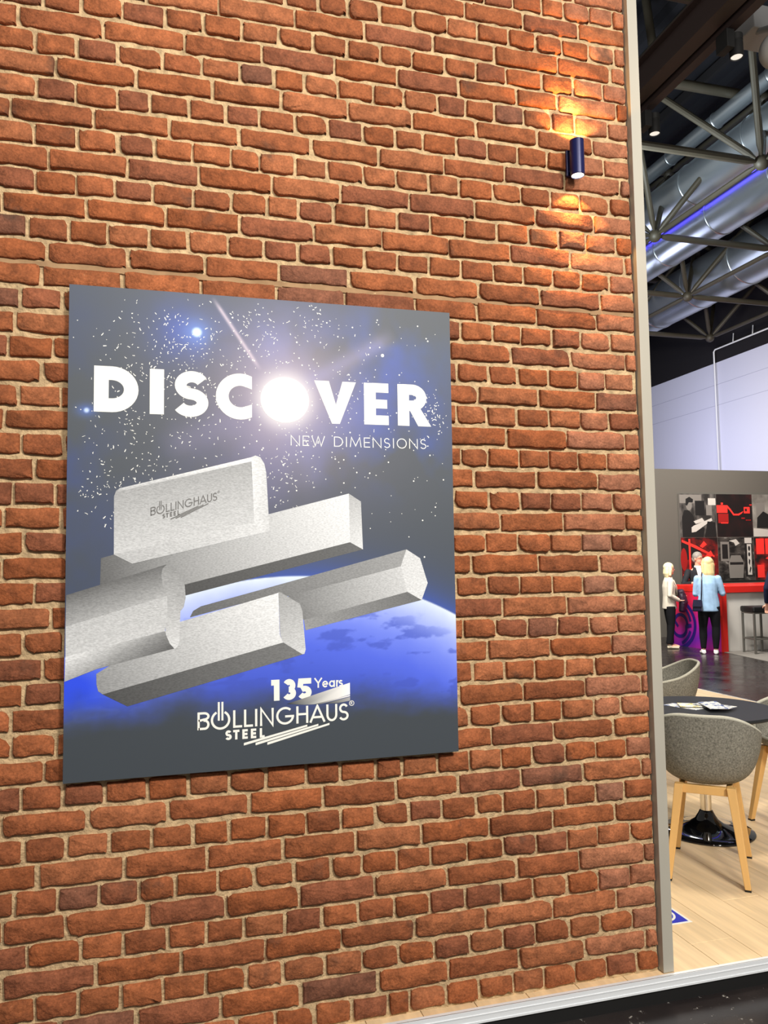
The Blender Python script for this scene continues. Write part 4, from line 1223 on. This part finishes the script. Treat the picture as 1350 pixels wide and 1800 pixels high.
photo(0, 1, PH_BW, [('mid', rect(.0, .78, .6, .98)), ('dark', rect(.42, .5, .68, .84)), ('pale', rect(.78, .74, .99, .9)), ('mid', rect(.72, .5, .88, .74)),
      ('dark', [(.05, .0), (.62, .0), (.66, .2), (.42, .34), (.34, .52), (.24, .62), (.12, .62), (.05, .45)]), ('mid', ellipse(.25, .74, .085, .13, 18)), ('dark', [(.16, .74), (.17, .88), (.27, .93), (.37, .87), (.36, .8), (.25, .8), (.2, .72)]),
      ('pale', [(.30, .22), (.36, .26), (.70, .38), (.86, .44), (.88, .38), (.72, .30), (.42, .12), (.3, .1)]), ('pale', [(.36, .36), (.6, .44), (.66, .36), (.42, .30)]), ('dark', [(.66, .0), (.98, .0), (.96, .34), (.74, .36)])])
photo(1, 1, PH_BLK, [('red', rect(.0, .56, .3, .74)), ('dred', rect(.03, .32, .32, .54)), ('red', rect(.12, .75, .18, .8)), ('red', [(.3, .68), (.36, .62), (.46, .5), (.62, .5), (.72, .56), (.74, .60), (.6, .54), (.48, .54), (.38, .66), (.3, .74)]), ('red', rect(.76, .55, .93, .70)), ('dark', rect(.79, .6, .85, .66)), ('red', rect(.1, .31, .3, .335)), ('dred', rect(.68, .42, .78, .45)), ('dred', rect(.8, .38, .95, .40)), ('red', rect(.92, .74, .99, .76))])
photo(2, 1, PH_GRY, [('mid', rect(.1, .5, .35, .8)), ('dark', [(.1, .2), (.5, .2), (.5, .5), (.3, .6), (.12, .45)]), ('pale', [(.0, .0), (1, .0), (1, .12), (0, .2)])])
photo(0, 0, PH_RED, [('dark', [(.0, .4), (.3, .55), (.5, .8), (.1, .92), (.0, .85)]), ('red', [(.02, .95), (.4, .82), (.9, .58), (.9, .54), (.36, .76), (.02, .90)]), ('red', rect(.2, .1, .25, .97)), ('red', [(.5, .8), (.62, .92), (.7, .84), (.58, .76)]), ('red', [(.62, .55), (.8, .7), (.86, .6), (.7, .48)]), ('dred', ellipse(.06, .5, .09, .26, 20)), ('red', rect(.02, .12, .2, .16)), ('red', rect(.0, .04, .5, .07))])
photo(1, 0, PH_DK, [('mid', rect(.06, .45, .3, .9)), ('dark', rect(.1, .5, .26, .84)), ('pale', [(.3, .92), (.5, .96), (.6, .86), (.48, .8), (.44, .88)]), ('pale', rect(.74, .86, .94, .99)), ('dark', rect(.74, .08, .94, .86)), ('pale', rect(.80, .12, .92, .84)), ('dark', ellipse(.86, .74, .03, .06, 14)), ('dark', ellipse(.855, .6, .028, .05, 14)), ('dark', [(.84, .5), (.88, .46), (.86, .34), (.83, .4)]), ('dark', [(.87, .32), (.9, .28), (.86, .16), (.84, .2)]), ('mid', [(.28, .05), (.66, .05), (.7, .4), (.6, .58), (.34, .58), (.26, .4)]), ('dark', [(.3, .36), (.68, .36), (.68, .42), (.3, .42)])])
photo(2, 0, PH_RED, [('red', rect(.05, .6, .28, .97)), ('red', rect(.31, .6, .7, .97)), ('red', rect(.06, .05, .26, .35)), ('red', [(.3, .5), (.5, .6), (.8, .5), (.6, .4)])])

# ------------------------------------------------------------------ counter
M['red'] = mat('red lacquer', rgb(206, 34, 26), .35)
M['counter_white'] = mat('pale grey counter front', rgb(206, 202, 196), .45, noise=(1.2, .08))
def purple_mat():
    m = bpy.data.materials.new('red to purple printed panel'); m.use_nodes = True
    nt = m.node_tree; N = nt.nodes.new; L = nt.links.new
    tc = N('ShaderNodeTexCoord'); sep = N('ShaderNodeSeparateXYZ'); L(tc.outputs['Object'], sep.inputs[0])
    a = N('ShaderNodeMath'); a.operation = 'MULTIPLY_ADD'; L(sep.outputs['Z'], a.inputs[0]); a.inputs[1].default_value = .75
    b = N('ShaderNodeMath'); b.operation = 'MULTIPLY_ADD'; L(sep.outputs['Y'], b.inputs[0]); b.inputs[1].default_value = .28; b.inputs[2].default_value = -.02
    L(b.outputs[0], a.inputs[2])
    r = N('ShaderNodeValToRGB'); e = r.color_ramp.elements
    e[0].position, e[0].color = .0, rgb(190, 30, 130)
    e[1].position, e[1].color = 1.0, rgb(214, 30, 44)
    for p, c in ((.30, rgb(112, 30, 168)), (.48, rgb(170, 28, 160)), (.72, rgb(206, 32, 96))):
        q = e.new(p); q.color = c
    L(a.outputs[0], r.inputs['Fac']); L(r.outputs['Color'], nt.nodes['Principled BSDF'].inputs['Base Color'])
    nt.nodes['Principled BSDF'].inputs['Roughness'].default_value = .4
    return m
CX, CYc = 9.34, 11.72
cn = empty('bar_counter', (CX, CYc, HALL_Z), 0, 'bar counter with red top, pale front and purple printed end panel', 'counter')
MB().box(.02, 4.5, .03, 1.5, 0, 1.03).build('body', M['counter_white'], cn)
MB().box(-.012, 4.5, -.03, 1.56, 1.03, 1.147).build('counter_top', M['red'], cn, bevel=.006)
MB().box(-.012, .085, -.03, .03, 0, 1.03).build('corner_post', M['red'], cn)
MB().box(-.006, .02, .03, 1.52, 0, 1.03).build('end_panel', purple_mat(), cn)
M['mark_blue'] = mat('dark blue mark', rgb(40, 14, 118), .5)
def on_panel(polys, name):
    mb = MB()
    for i, p in enumerate(polys):
        mb.add([(-.0075 - 4e-5 * (i % 60), a, b) for a, b in p], [tuple(range(len(p)))])
    return mb.build(name, M['mark_blue'], cn)
mc = (1.45, .42)
mk = stroke(arc(mc[0], mc[1], .72, .50, 112, 252, 30), .075) + stroke(arc(mc[0], mc[1], .60, .43, 118, 172, 16), .06) + stroke(arc(mc[0], mc[1], .60, .43, 196, 238, 12), .06)
wv = stroke([(.46, .40), (.60, .40)] + arc(.78, .42, .19, .17, 180, 20, 14), .065) + stroke([(.52, .39), (.62, .37)] + arc(.82, .33, .20, .15, 190, 350, 14) + [(1.10, .40)], .065) + stroke([(.86, .36), (1.0, .50), (1.12, .58)], .06)
mk += [[(p + .37, q) for p, q in poly] for poly in wv]
on_panel(mk, 'round_mark')
# small paper on the counter
tag(MB().box(-.10, .10, -.07, .07, 0, .002).build('paper', M['white'], loc=(9.52, 12.0, HALL_Z + 1.1475), rz=.2), 'white paper on the red counter in front of the man in the dark suit', 'paper')
# pale carpet by the counter
cp = MB().add([(CX, CYc + .02, HALL_Z), (9.05, 10.2, HALL_Z), (13.6, 9.6, HALL_Z), (13.6, CYc + .02, HALL_Z), (CX, CYc + .02, HALL_Z + .006), (9.05, 10.2, HALL_Z + .006), (13.6, 9.6, HALL_Z + .006), (13.6, CYc + .02, HALL_Z + .006)],
              [(4, 5, 6, 7), (0, 1, 5, 4), (1, 2, 6, 5), (2, 3, 7, 6)])
M['carpet'] = mat('grey floor covering', rgb(116, 112, 106), .7)
tag(cp.build('floor_mat', M['carpet']), 'grey floor covering under the bar stools', 'floor mat')

# ------------------------------------------------------------------ bar stools
M['leather'] = mat('black leather', rgb(18, 18, 19), .4)
M['stool_steel'] = mat('dark brushed steel', rgb(120, 118, 112), .4, .6)
def stool(label):
    root = empty('bar_stool', (0, 0, 0), 0, label, 'stool', 'black bar stools at the counter')
    MB().box(-.2, .2, -.2, .2, .70, .80).build('seat', M['leather'], root, bevel=.025)
    MB().box(-.185, .185, -.185, .185, .675, .70).build('seat_frame', M['stool_steel'], root)
    for sx in (-1, 1):
        for sy in (-1, 1):
            MB().box(sx * .17 - .016, sx * .17 + .016, sy * .17 - .016, sy * .17 + .016, 0, .68).build('leg', M['stool_steel'], root, bevel=.002)
    for s in (-1, 1):
        MB().box(-.17, .17, s * .17 - .011, s * .17 + .011, .235, .262).build('foot_rail', M['stool_steel'], root)
        MB().box(s * .17 - .011, s * .17 + .011, -.17, .17, .235, .262).build('foot_rail', M['stool_steel'], root)
    return root
s1 = stool('black cushioned bar stool with grey steel legs in front of the pale counter'); s1.location = (9.79, 11.38, HALL_Z + .006); s1.rotation_euler = (0, 0, R(-8))
s2 = copy_tree(s1); s2['label'] = 'black cushioned bar stool at the right, behind the person in the navy coat'; s2.location = (10.42, 11.36, HALL_Z + .006); s2.rotation_euler = (0, 0, R(4))

# ------------------------------------------------------------------ people
def union(name, mb, m, parent, voxel=.011, it=3):
    """join overlapping volumes into one continuous surface"""
    o = mb.build(name, m)
    r = o.modifiers.new('skin', 'REMESH'); r.mode = 'VOXEL'; r.voxel_size = voxel; r.use_smooth_shade = True
    s = o.modifiers.new('relax', 'SMOOTH'); s.factor = .5; s.iterations = it
    dg = bpy.context.evaluated_depsgraph_get()
    me = bpy.data.meshes.new_from_object(o.evaluated_get(dg))
    o.modifiers.clear()
    o.data = me
    if not me.materials:
        me.materials.append(m)
    o.parent = parent
    return o

def hand(mb, w, d, side, H, thumb):
    """palm, four unequal curled fingers and a thumb; w wrist point, d finger direction, side = palm width axis"""
    d = Vector(d).normalized(); s = Vector(side); s = (s - d * s.dot(d)).normalized(); n = d.cross(s)
    k = H / 1.7
    w = Vector(w)
    mb.tube([w, w + d * .03 * k, w + d * .085 * k], [(.024 * k, .017 * k), (.038 * k, .016 * k), (.040 * k, .014 * k)], 10, side=s)
    for i, L_ in enumerate((.070, .080, .074, .058)):
        b = w + d * .08 * k + s * (.029 - .0195 * i) * k * thumb
        mb.tube([b, b + d * L_ * .5 * k + n * .006 * k, b + d * L_ * .95 * k + n * .028 * k], [.0095 * k, .009 * k, .007 * k], 7)
    b = w + d * .025 * k + s * .03 * k * thumb
    mb.tube([b, b + (d * .6 + s * thumb * .8) * .035 * k, b + (d * 1.5 + s * thumb * .9) * .035 * k], [.012 * k, .0105 * k, .008 * k], 7)

def figure(label, loc, rz, H, top, trousers, shoes, hair, P):
    root = empty('person', loc, rz, label, 'person')
    h = lambda x, y, z: Vector((x * H, y * H, z * H))
    lean = P.get('lean', 0)
    hips, waist, chest, sh, nb = h(0, 0, .52), h(0, lean * .25, .61), h(0, lean * .6, .72), h(0, lean * .9, .795), h(0, lean, .835)
    hc = h(P.get('head', (0, 0, 0))[0], lean + .012 + P.get('head', (0, 0, 0))[1], .925)
    yaw = R(P.get('head_turn', 0))
    fx, fy = -math.sin(yaw), math.cos(yaw)
    f = Vector((fx, fy, 0)); sd = Vector((fy, -fx, 0))
    b = MB()
    b.tube([h(0, 0, .47), hips, waist, chest, sh, nb, hc - h(0, 0, .03)], [(.085 * H, .06 * H), (.092 * H, .066 * H), (.078 * H, .055 * H), (.09 * H, .062 * H), (.085 * H, .048 * H), (.036 * H, .034 * H), (.032 * H, .034 * H)], 14, side=(1, 0, 0))
    # head: skull, jaw, chin, nose, ears
    b.ball(hc + h(0, 0, .014), (.047 * H, .055 * H, .052 * H), 18, 12)
    b.ball(hc + f * .012 * H - h(0, 0, .022), (.038 * H, .040 * H, .046 * H), 16, 10)
    b.ball(hc + f * .036 * H - h(0, 0, .054), (.018 * H, .016 * H, .012 * H), 10, 7)
    b.tube([hc + f * .048 * H + h(0, 0, .008), hc + f * .066 * H - h(0, 0, .014), hc + f * .05 * H - h(0, 0, .018)], [.006 * H, .0085 * H, .006 * H], 8)
    for s in (-1, 1):
        b.ball(hc + sd * s * .048 * H - f * .004 * H - h(0, 0, .006), (.010 * H, .012 * H, .019 * H), 8, 6)
    arms = P['arms']
    for s, (sx, el, wr, dr) in zip((-1, 1), arms):
        S_, E_, W_ = h(sx, lean * .9, .792), h(*el), h(*wr)
        S_ = h(sx * .9, lean * .9, .776)
        b.ball(S_, .028 * H, 10, 7)
        b.tube([S_, S_.lerp(E_, .3), E_, E_.lerp(W_, .35), W_], [.030 * H, .028 * H, .022 * H, .0225 * H, .0155 * H], 10)
        hand(b, W_, h(*dr), (W_ - E_).cross(Vector((0, 0, 1))) if abs((W_ - E_).normalized().z) < .9 else (1, 0, 0), H, s)
    legs = P['legs']
    for s, (hx, kn, an, toe) in zip((-1, 1), legs):
        A_, K_, N_ = h(hx, 0, .49), h(*kn), h(*an)
        b.tube([A_, A_.lerp(K_, .5), K_, K_.lerp(N_, .35), N_], [.054 * H, .046 * H, .034 * H, .035 * H, .021 * H], 12)
        b.tube([N_ - h(0, 0, .012), N_ + h(toe[0] * .5, toe[1] * .5, -.022), N_ + h(toe[0], toe[1], -.030)], [.022 * H, .021 * H, .014 * H], 10)
    union('body', b, M['skin'], root, .0085, 3)
    # face details
    ey = MB(); mo = MB()
    for s in (-1, 1):
        ey.ball(hc + f * .050 * H + sd * s * .019 * H + h(0, 0, .006), (.0055 * H, .0055 * H, .0035 * H), 10, 6)
    ey.build('eyes', INK['dark'], root, smooth=True)
    mo.tube([hc + f * .049 * H - sd * .012 * H - h(0, 0, .034), hc + f * .0535 * H - h(0, 0, .034), hc + f * .049 * H + sd * .012 * H - h(0, 0, .034)], [.0022 * H, .0034 * H, .0022 * H], 8)
    mo.build('mouth', M['lips'], root, smooth=True)
    # upper garment
    tname, tm, hem, hemw, slack = top
    g = MB()
    hemp = h(0, lean * .1, hem)
    midw = (.082 + .5 * slack) * H
    g.tube([hemp, hemp.lerp(waist, .5) if hem < .55 else hemp.lerp(waist, .4), waist, chest, sh - h(0, 0, .012), sh + h(0, 0, .014), nb - h(0, 0, .002)],
           [(hemw[0] * H, hemw[1] * H), ((hemw[0] * .5 + .088 * .5 + slack * .5) * H, (hemw[1] * .5 + .066 * .5) * H), (midw, (.064 + slack * .4) * H), (.096 * H, .073 * H), (.092 * H, .060 * H), (.066 * H, .050 * H), (.042 * H, .042 * H)], 16, side=(1, 0, 0))
    for s, (sx, el, wr, dr) in zip((-1, 1), arms):
        S_, E_, W_ = h(sx, lean * .9, .79), h(*el), h(*wr)
        S_ = h(sx * .92, lean * .9, .776)
        g.ball(S_, .036 * H, 12, 8)
        g.ball(E_, .031 * H, 10, 7)
        g.tube([S_, S_.lerp(E_, .4), E_, E_.lerp(W_, .4), E_.lerp(W_, .93)], [.036 * H, .035 * H, .031 * H, .029 * H, .024 * H], 12)
    union(tname, g, tm, root, .011, 6)
    # trousers and shoes
    if trousers:
        q = MB()
        q.tube([h(0, 0, .455), h(0, 0, .50), h(0, 0, .57)], [(.084 * H, .060 * H), (.092 * H, .064 * H), (.080 * H, .056 * H)], 14, side=(1, 0, 0))
        for hx, kn, an, toe in legs:
            A_, K_, N_ = h(hx, 0, .49), h(*kn), h(*an)
            q.tube([A_, A_.lerp(K_, .5), K_, K_.lerp(N_, .4), K_.lerp(N_, .96)], [.060 * H, .053 * H, .041 * H, .040 * H, trousers[1] * H], 12)
        union('trousers', q, trousers[0], root, .012, 3)
    if shoes:
        for hx, kn, an, toe in legs:
            sh_ = MB()
            N_ = h(*an)
            sole = h(0, 0, .010).z
            sh_.tube([(N_.x - toe[0] * H * .25, N_.y - toe[1] * H * .25, .018 * H), (N_.x + toe[0] * H * .4, N_.y + toe[1] * H * .4, .017 * H), (N_.x + toe[0] * H * 1.05, N_.y + toe[1] * H * 1.05, .013 * H)], [(.020 * H, .018 * H), (.026 * H, .017 * H), (.019 * H, .012 * H)], 12, side=(1, 0, 0) if abs(toe[1]) > abs(toe[0]) else (0, 1, 0))
            sh_.tube([N_ + h(0, 0, .004), N_ + h(toe[0] * .12, toe[1] * .12, -.028)], [.023 * H, .027 * H], 12)
            union('shoe', sh_, shoes, root, .008, 2)
    # hair
    kind, hm = hair
    a = MB()
    a.ball(hc - f * .008 * H + h(0, 0, .024), (.0545 * H, .060 * H, .055 * H), 18, 12)
    if kind != 'short':
        drop = {'long': .19, 'bob': .105}[kind]
        a.tube([hc - f * .022 * H + h(0, 0, .05), hc - f * .034 * H, hc - f * .040 * H - h(0, 0, drop * .5), hc - f * .036 * H - h(0, 0, drop)], [(.040 * H, .026 * H), (.053 * H, .030 * H), (.056 * H, .028 * H), (.040 * H, .016 * H)], 14, side=sd)
        for s in (-1, 1):
            a.tube([hc + sd * s * .04 * H + h(0, 0, .04), hc + sd * s * .052 * H - f * .004 * H - h(0, 0, .01), hc + sd * s * .05 * H - f * .012 * H - h(0, 0, drop * .75)], [.018 * H, .017 * H, .012 * H], 10)
    else:
        a.ball(hc - f * .026 * H - h(0, 0, .004), (.046 * H, .036 * H, .046 * H), 14, 10)
    ho = union('hair', a, hm, root, .008, 2)
    return root, h, hc, f, sd

M['lips'] = mat('lips', rgb(176, 92, 86), .5)
M['knit_blue'] = mat('light blue knit', rgb(146, 176, 206), .9, noise=(18, .1), spec=.2)
M['black_cloth'] = mat('black cloth', rgb(18, 18, 22), .9, spec=.2)
M['cream'] = mat('cream blazer cloth', rgb(206, 198, 182), .85, noise=(9, .08), spec=.2)
M['suit'] = mat('dark grey suit cloth', rgb(38, 40, 44), .8, noise=(14, .15), spec=.2)
M['navy_coat'] = mat('navy coat cloth', rgb(20, 26, 48), .85, noise=(9, .15), spec=.2)
M['blond'] = mat('blond hair', rgb(212, 188, 134), .6, noise=(40, .25, (1, 1, .15)))
M['pale_blond'] = mat('pale blond hair', rgb(226, 212, 168), .6, noise=(40, .2, (1, 1, .15)))
M['grey_hair'] = mat('grey hair', rgb(140, 134, 126), .6, noise=(40, .3, (1, 1, .2)))
M['sneaker'] = mat('white leather', rgb(238, 238, 238), .5)
M['beige_shoe'] = mat('beige shoe', rgb(206, 194, 170), .6)
M['bag'] = mat('dark blue leather', rgb(22, 20, 44), .35)
M['padded'] = mat('dark plum padded jacket', rgb(42, 26, 44), .5, noise=(9, .3), bump=(14, .8, .02))

# woman seen from behind at the counter
HW = 1.665
w2, h, hc, f, sd = figure('person seen from behind in light blue sweater, black trousers and white sneakers', (8.965, 11.575, HALL_Z), R(-36), HW,
    ('sweater', M['knit_blue'], .435, (.108, .082), .02), (M['black_cloth'], .026), M['sneaker'], ('long', M['blond']),
    {'lean': .03, 'head_turn': 10, 'head': (.008, .0, 0),
     'arms': [(-.108, (-.122, .035, .615), (-.06, .16, .66), (.05, .04, .01)), (.108, (.140, .035, .62), (.07, .16, .68), (-.05, .04, .01))],
     'legs': [(-.05, (-.062, .012, .275), (-.066, -.01, .045), (-.02, .10, 0)), (.05, (.062, .012, .275), (.052, -.012, .045), (.012, .10, 0))]})
# shoulder bag worn by her
bg = empty('shoulder_bag', (8.965, 11.575, HALL_Z), R(-36), 'dark blue shoulder bag hanging at the hip of the person in the blue sweater', 'bag')
bx = MB(); bx.hexa([(-.26, -.10, .735), (-.09, -.155, .735), (-.10, -.235, .735), (-.27, -.18, .735)], [(-.24, -.09, .93), (-.10, -.14, .93), (-.11, -.21, .93), (-.25, -.165, .93)])
bo = bx.build('body', M['bag'], bg, bevel=.018)
bx = MB(); bx.hexa([(-.265, -.185, .82), (-.10, -.237, .82), (-.101, -.243, .82), (-.266, -.191, .82)], [(-.245, -.165, .935), (-.11, -.21, .935), (-.111, -.216, .935), (-.246, -.172, .935)])
bx.build('flap', M['bag'], bg)
stp = MB(); stp.tube([(-.12, -.19, .92), (-.108, -.155, 1.10), (-.100, -.115, 1.25), (-.095, -.065, 1.36), (-.085, .03, 1.40), (-.10, .12, 1.30)], [(.010, .004)] * 6, 8, side=(1, 0, 0))
stp.build('strap', M['bag'], bg, smooth=True)

# woman in profile
HP = 1.575
w1, h, hc, f, sd = figure('person in profile with pale blond bob, cream blazer and dark trousers', (8.91, 12.60, HALL_Z), R(-112), HP,
    ('blazer', M['cream'], .46, (.102, .082), .014), (M['black_cloth'], .040), M['beige_shoe'], ('bob', M['pale_blond']),
    {'lean': .0, 'head_turn': 12,
     'arms': [(-.108, (-.13, .0, .62), (-.08, .14, .62), (.05, .05, .0)), (.108, (.128, -.02, .62), (.08, .10, .555), (-.03, .06, .01))],
     'legs': [(-.05, (-.058, .015, .275), (-.06, .01, .045), (-.01, .10, 0)), (.05, (.058, .0, .275), (.06, -.03, .045), (.01, .10, 0))]})
lp = MB()
for s in (-1, 1):
    lp.tube([h(s * .028, .052, .80), h(s * .03, .082, .72), h(s * .012, .092, .62)], [(.012 * HP, .004 * HP)] * 3, 8, side=(1, 0, 0))
lp.build('lapels', M['cream'], w1, smooth=True)
jk = MB()
jk.tube([(-.17, .17, 1.02), (-.02, .23, 1.03), (.12, .19, 1.01)], [.05, .062, .05], 10)
jk.tube([(-.03, .24, 1.00), (-.02, .26, .84), (-.01, .22, .66)], [(.15, .055), (.16, .075), (.10, .05)], 12, side=(1, 0, 0))
jk.tube([(.05, .20, .98), (.06, .22, .82), (.05, .20, .68)], [(.09, .05), (.10, .06), (.07, .04)], 10, side=(1, 0, 0))
jo = union('padded_jacket', jk, M['padded'], None, .014, 2)
jo.location = (8.91, 12.60, HALL_Z); jo.rotation_euler = (0, 0, R(-112))
tag(jo, 'dark padded jacket carried over the arm of the person in the cream blazer', 'jacket')

# man behind the counter
HM = 1.78
mn, h, hc, f, sd = figure('person with grey hair and glasses in dark suit and white shirt leaning on the counter', (10.20, 13.47, HALL_Z), R(158), HM,
    ('suit_jacket', M['suit'], .44, (.10, .08), .016), (M['suit'], .032), M['black_cloth'], ('short', M['grey_hair']),
    {'lean': .035, 'head_turn': 42,
     'arms': [(-.118, (-.17, .06, .635), (-.09, .175, .655), (.06, .05, .0)), (.118, (.17, .07, .635), (.10, .19, .655), (-.06, .04, .0))],
     'legs': [(-.052, (-.06, .01, .275), (-.065, -.01, .045), (-.015, .10, 0)), (.052, (.06, .01, .275), (.065, -.01, .045), (.015, .10, 0))]})
sw_ = MB(); sw_.hexa([h(-.008, .100, .68), h(.008, .100, .68), h(.008, .094, .68), h(-.008, .094, .68)], [h(-.034, .086, .825), h(.034, .086, .825), h(.034, .07, .825), h(-.034, .07, .825)])
sw_.build('shirt', M['white'], mn)
cl_ = MB(); cl_.tube([h(0, .036, .822), h(0, .038, .848)], [(.043 * HM, .042 * HM), (.041 * HM, .040 * HM)], 18, cap=False, side=(1, 0, 0)); cl_.build('collar', M['white'], mn, smooth=True)
gl = MB()
for s in (-1, 1):
    c = hc + f * .058 * HM + sd * s * .020 * HM + h(0, 0, .006)
    gl.tube([c + sd * (.016 * HM * math.cos(t * math.pi / 6)) + h(0, 0, .011 * math.sin(t * math.pi / 6)) for t in range(13)], .0018 * HM, 6, cap=False)
    gl.tube([c + sd * s * .016 * HM, hc + sd * s * .052 * HM + h(0, 0, .004)], .0018 * HM, 6)
gl.build('glasses', M['black'], mn)

# person in the navy coat cut by the right edge
HN = 1.78
w4, h, hc, f, sd = figure('person in long navy coat cut off by the right edge', (9.70, 10.62, HALL_Z), R(-30), HN,
    ('coat', M['navy_coat'], .205, (.128, .098), .034), (M['black_cloth'], .032), M['black_cloth'], ('short', M['grey_hair']),
    {'lean': .0, 'head_turn': 0,
     'arms': [(-.118, (-.155, -.01, .635), (-.15, .04, .49), (.0, .02, -.06)), (.118, (.155, -.01, .635), (.15, .04, .49), (.0, .02, -.06))],
     'legs': [(-.052, (-.058, .01, .275), (-.062, -.01, .045), (-.015, .10, 0)), (.052, (.058, .01, .275), (.062, -.01, .045), (.015, .10, 0))]})
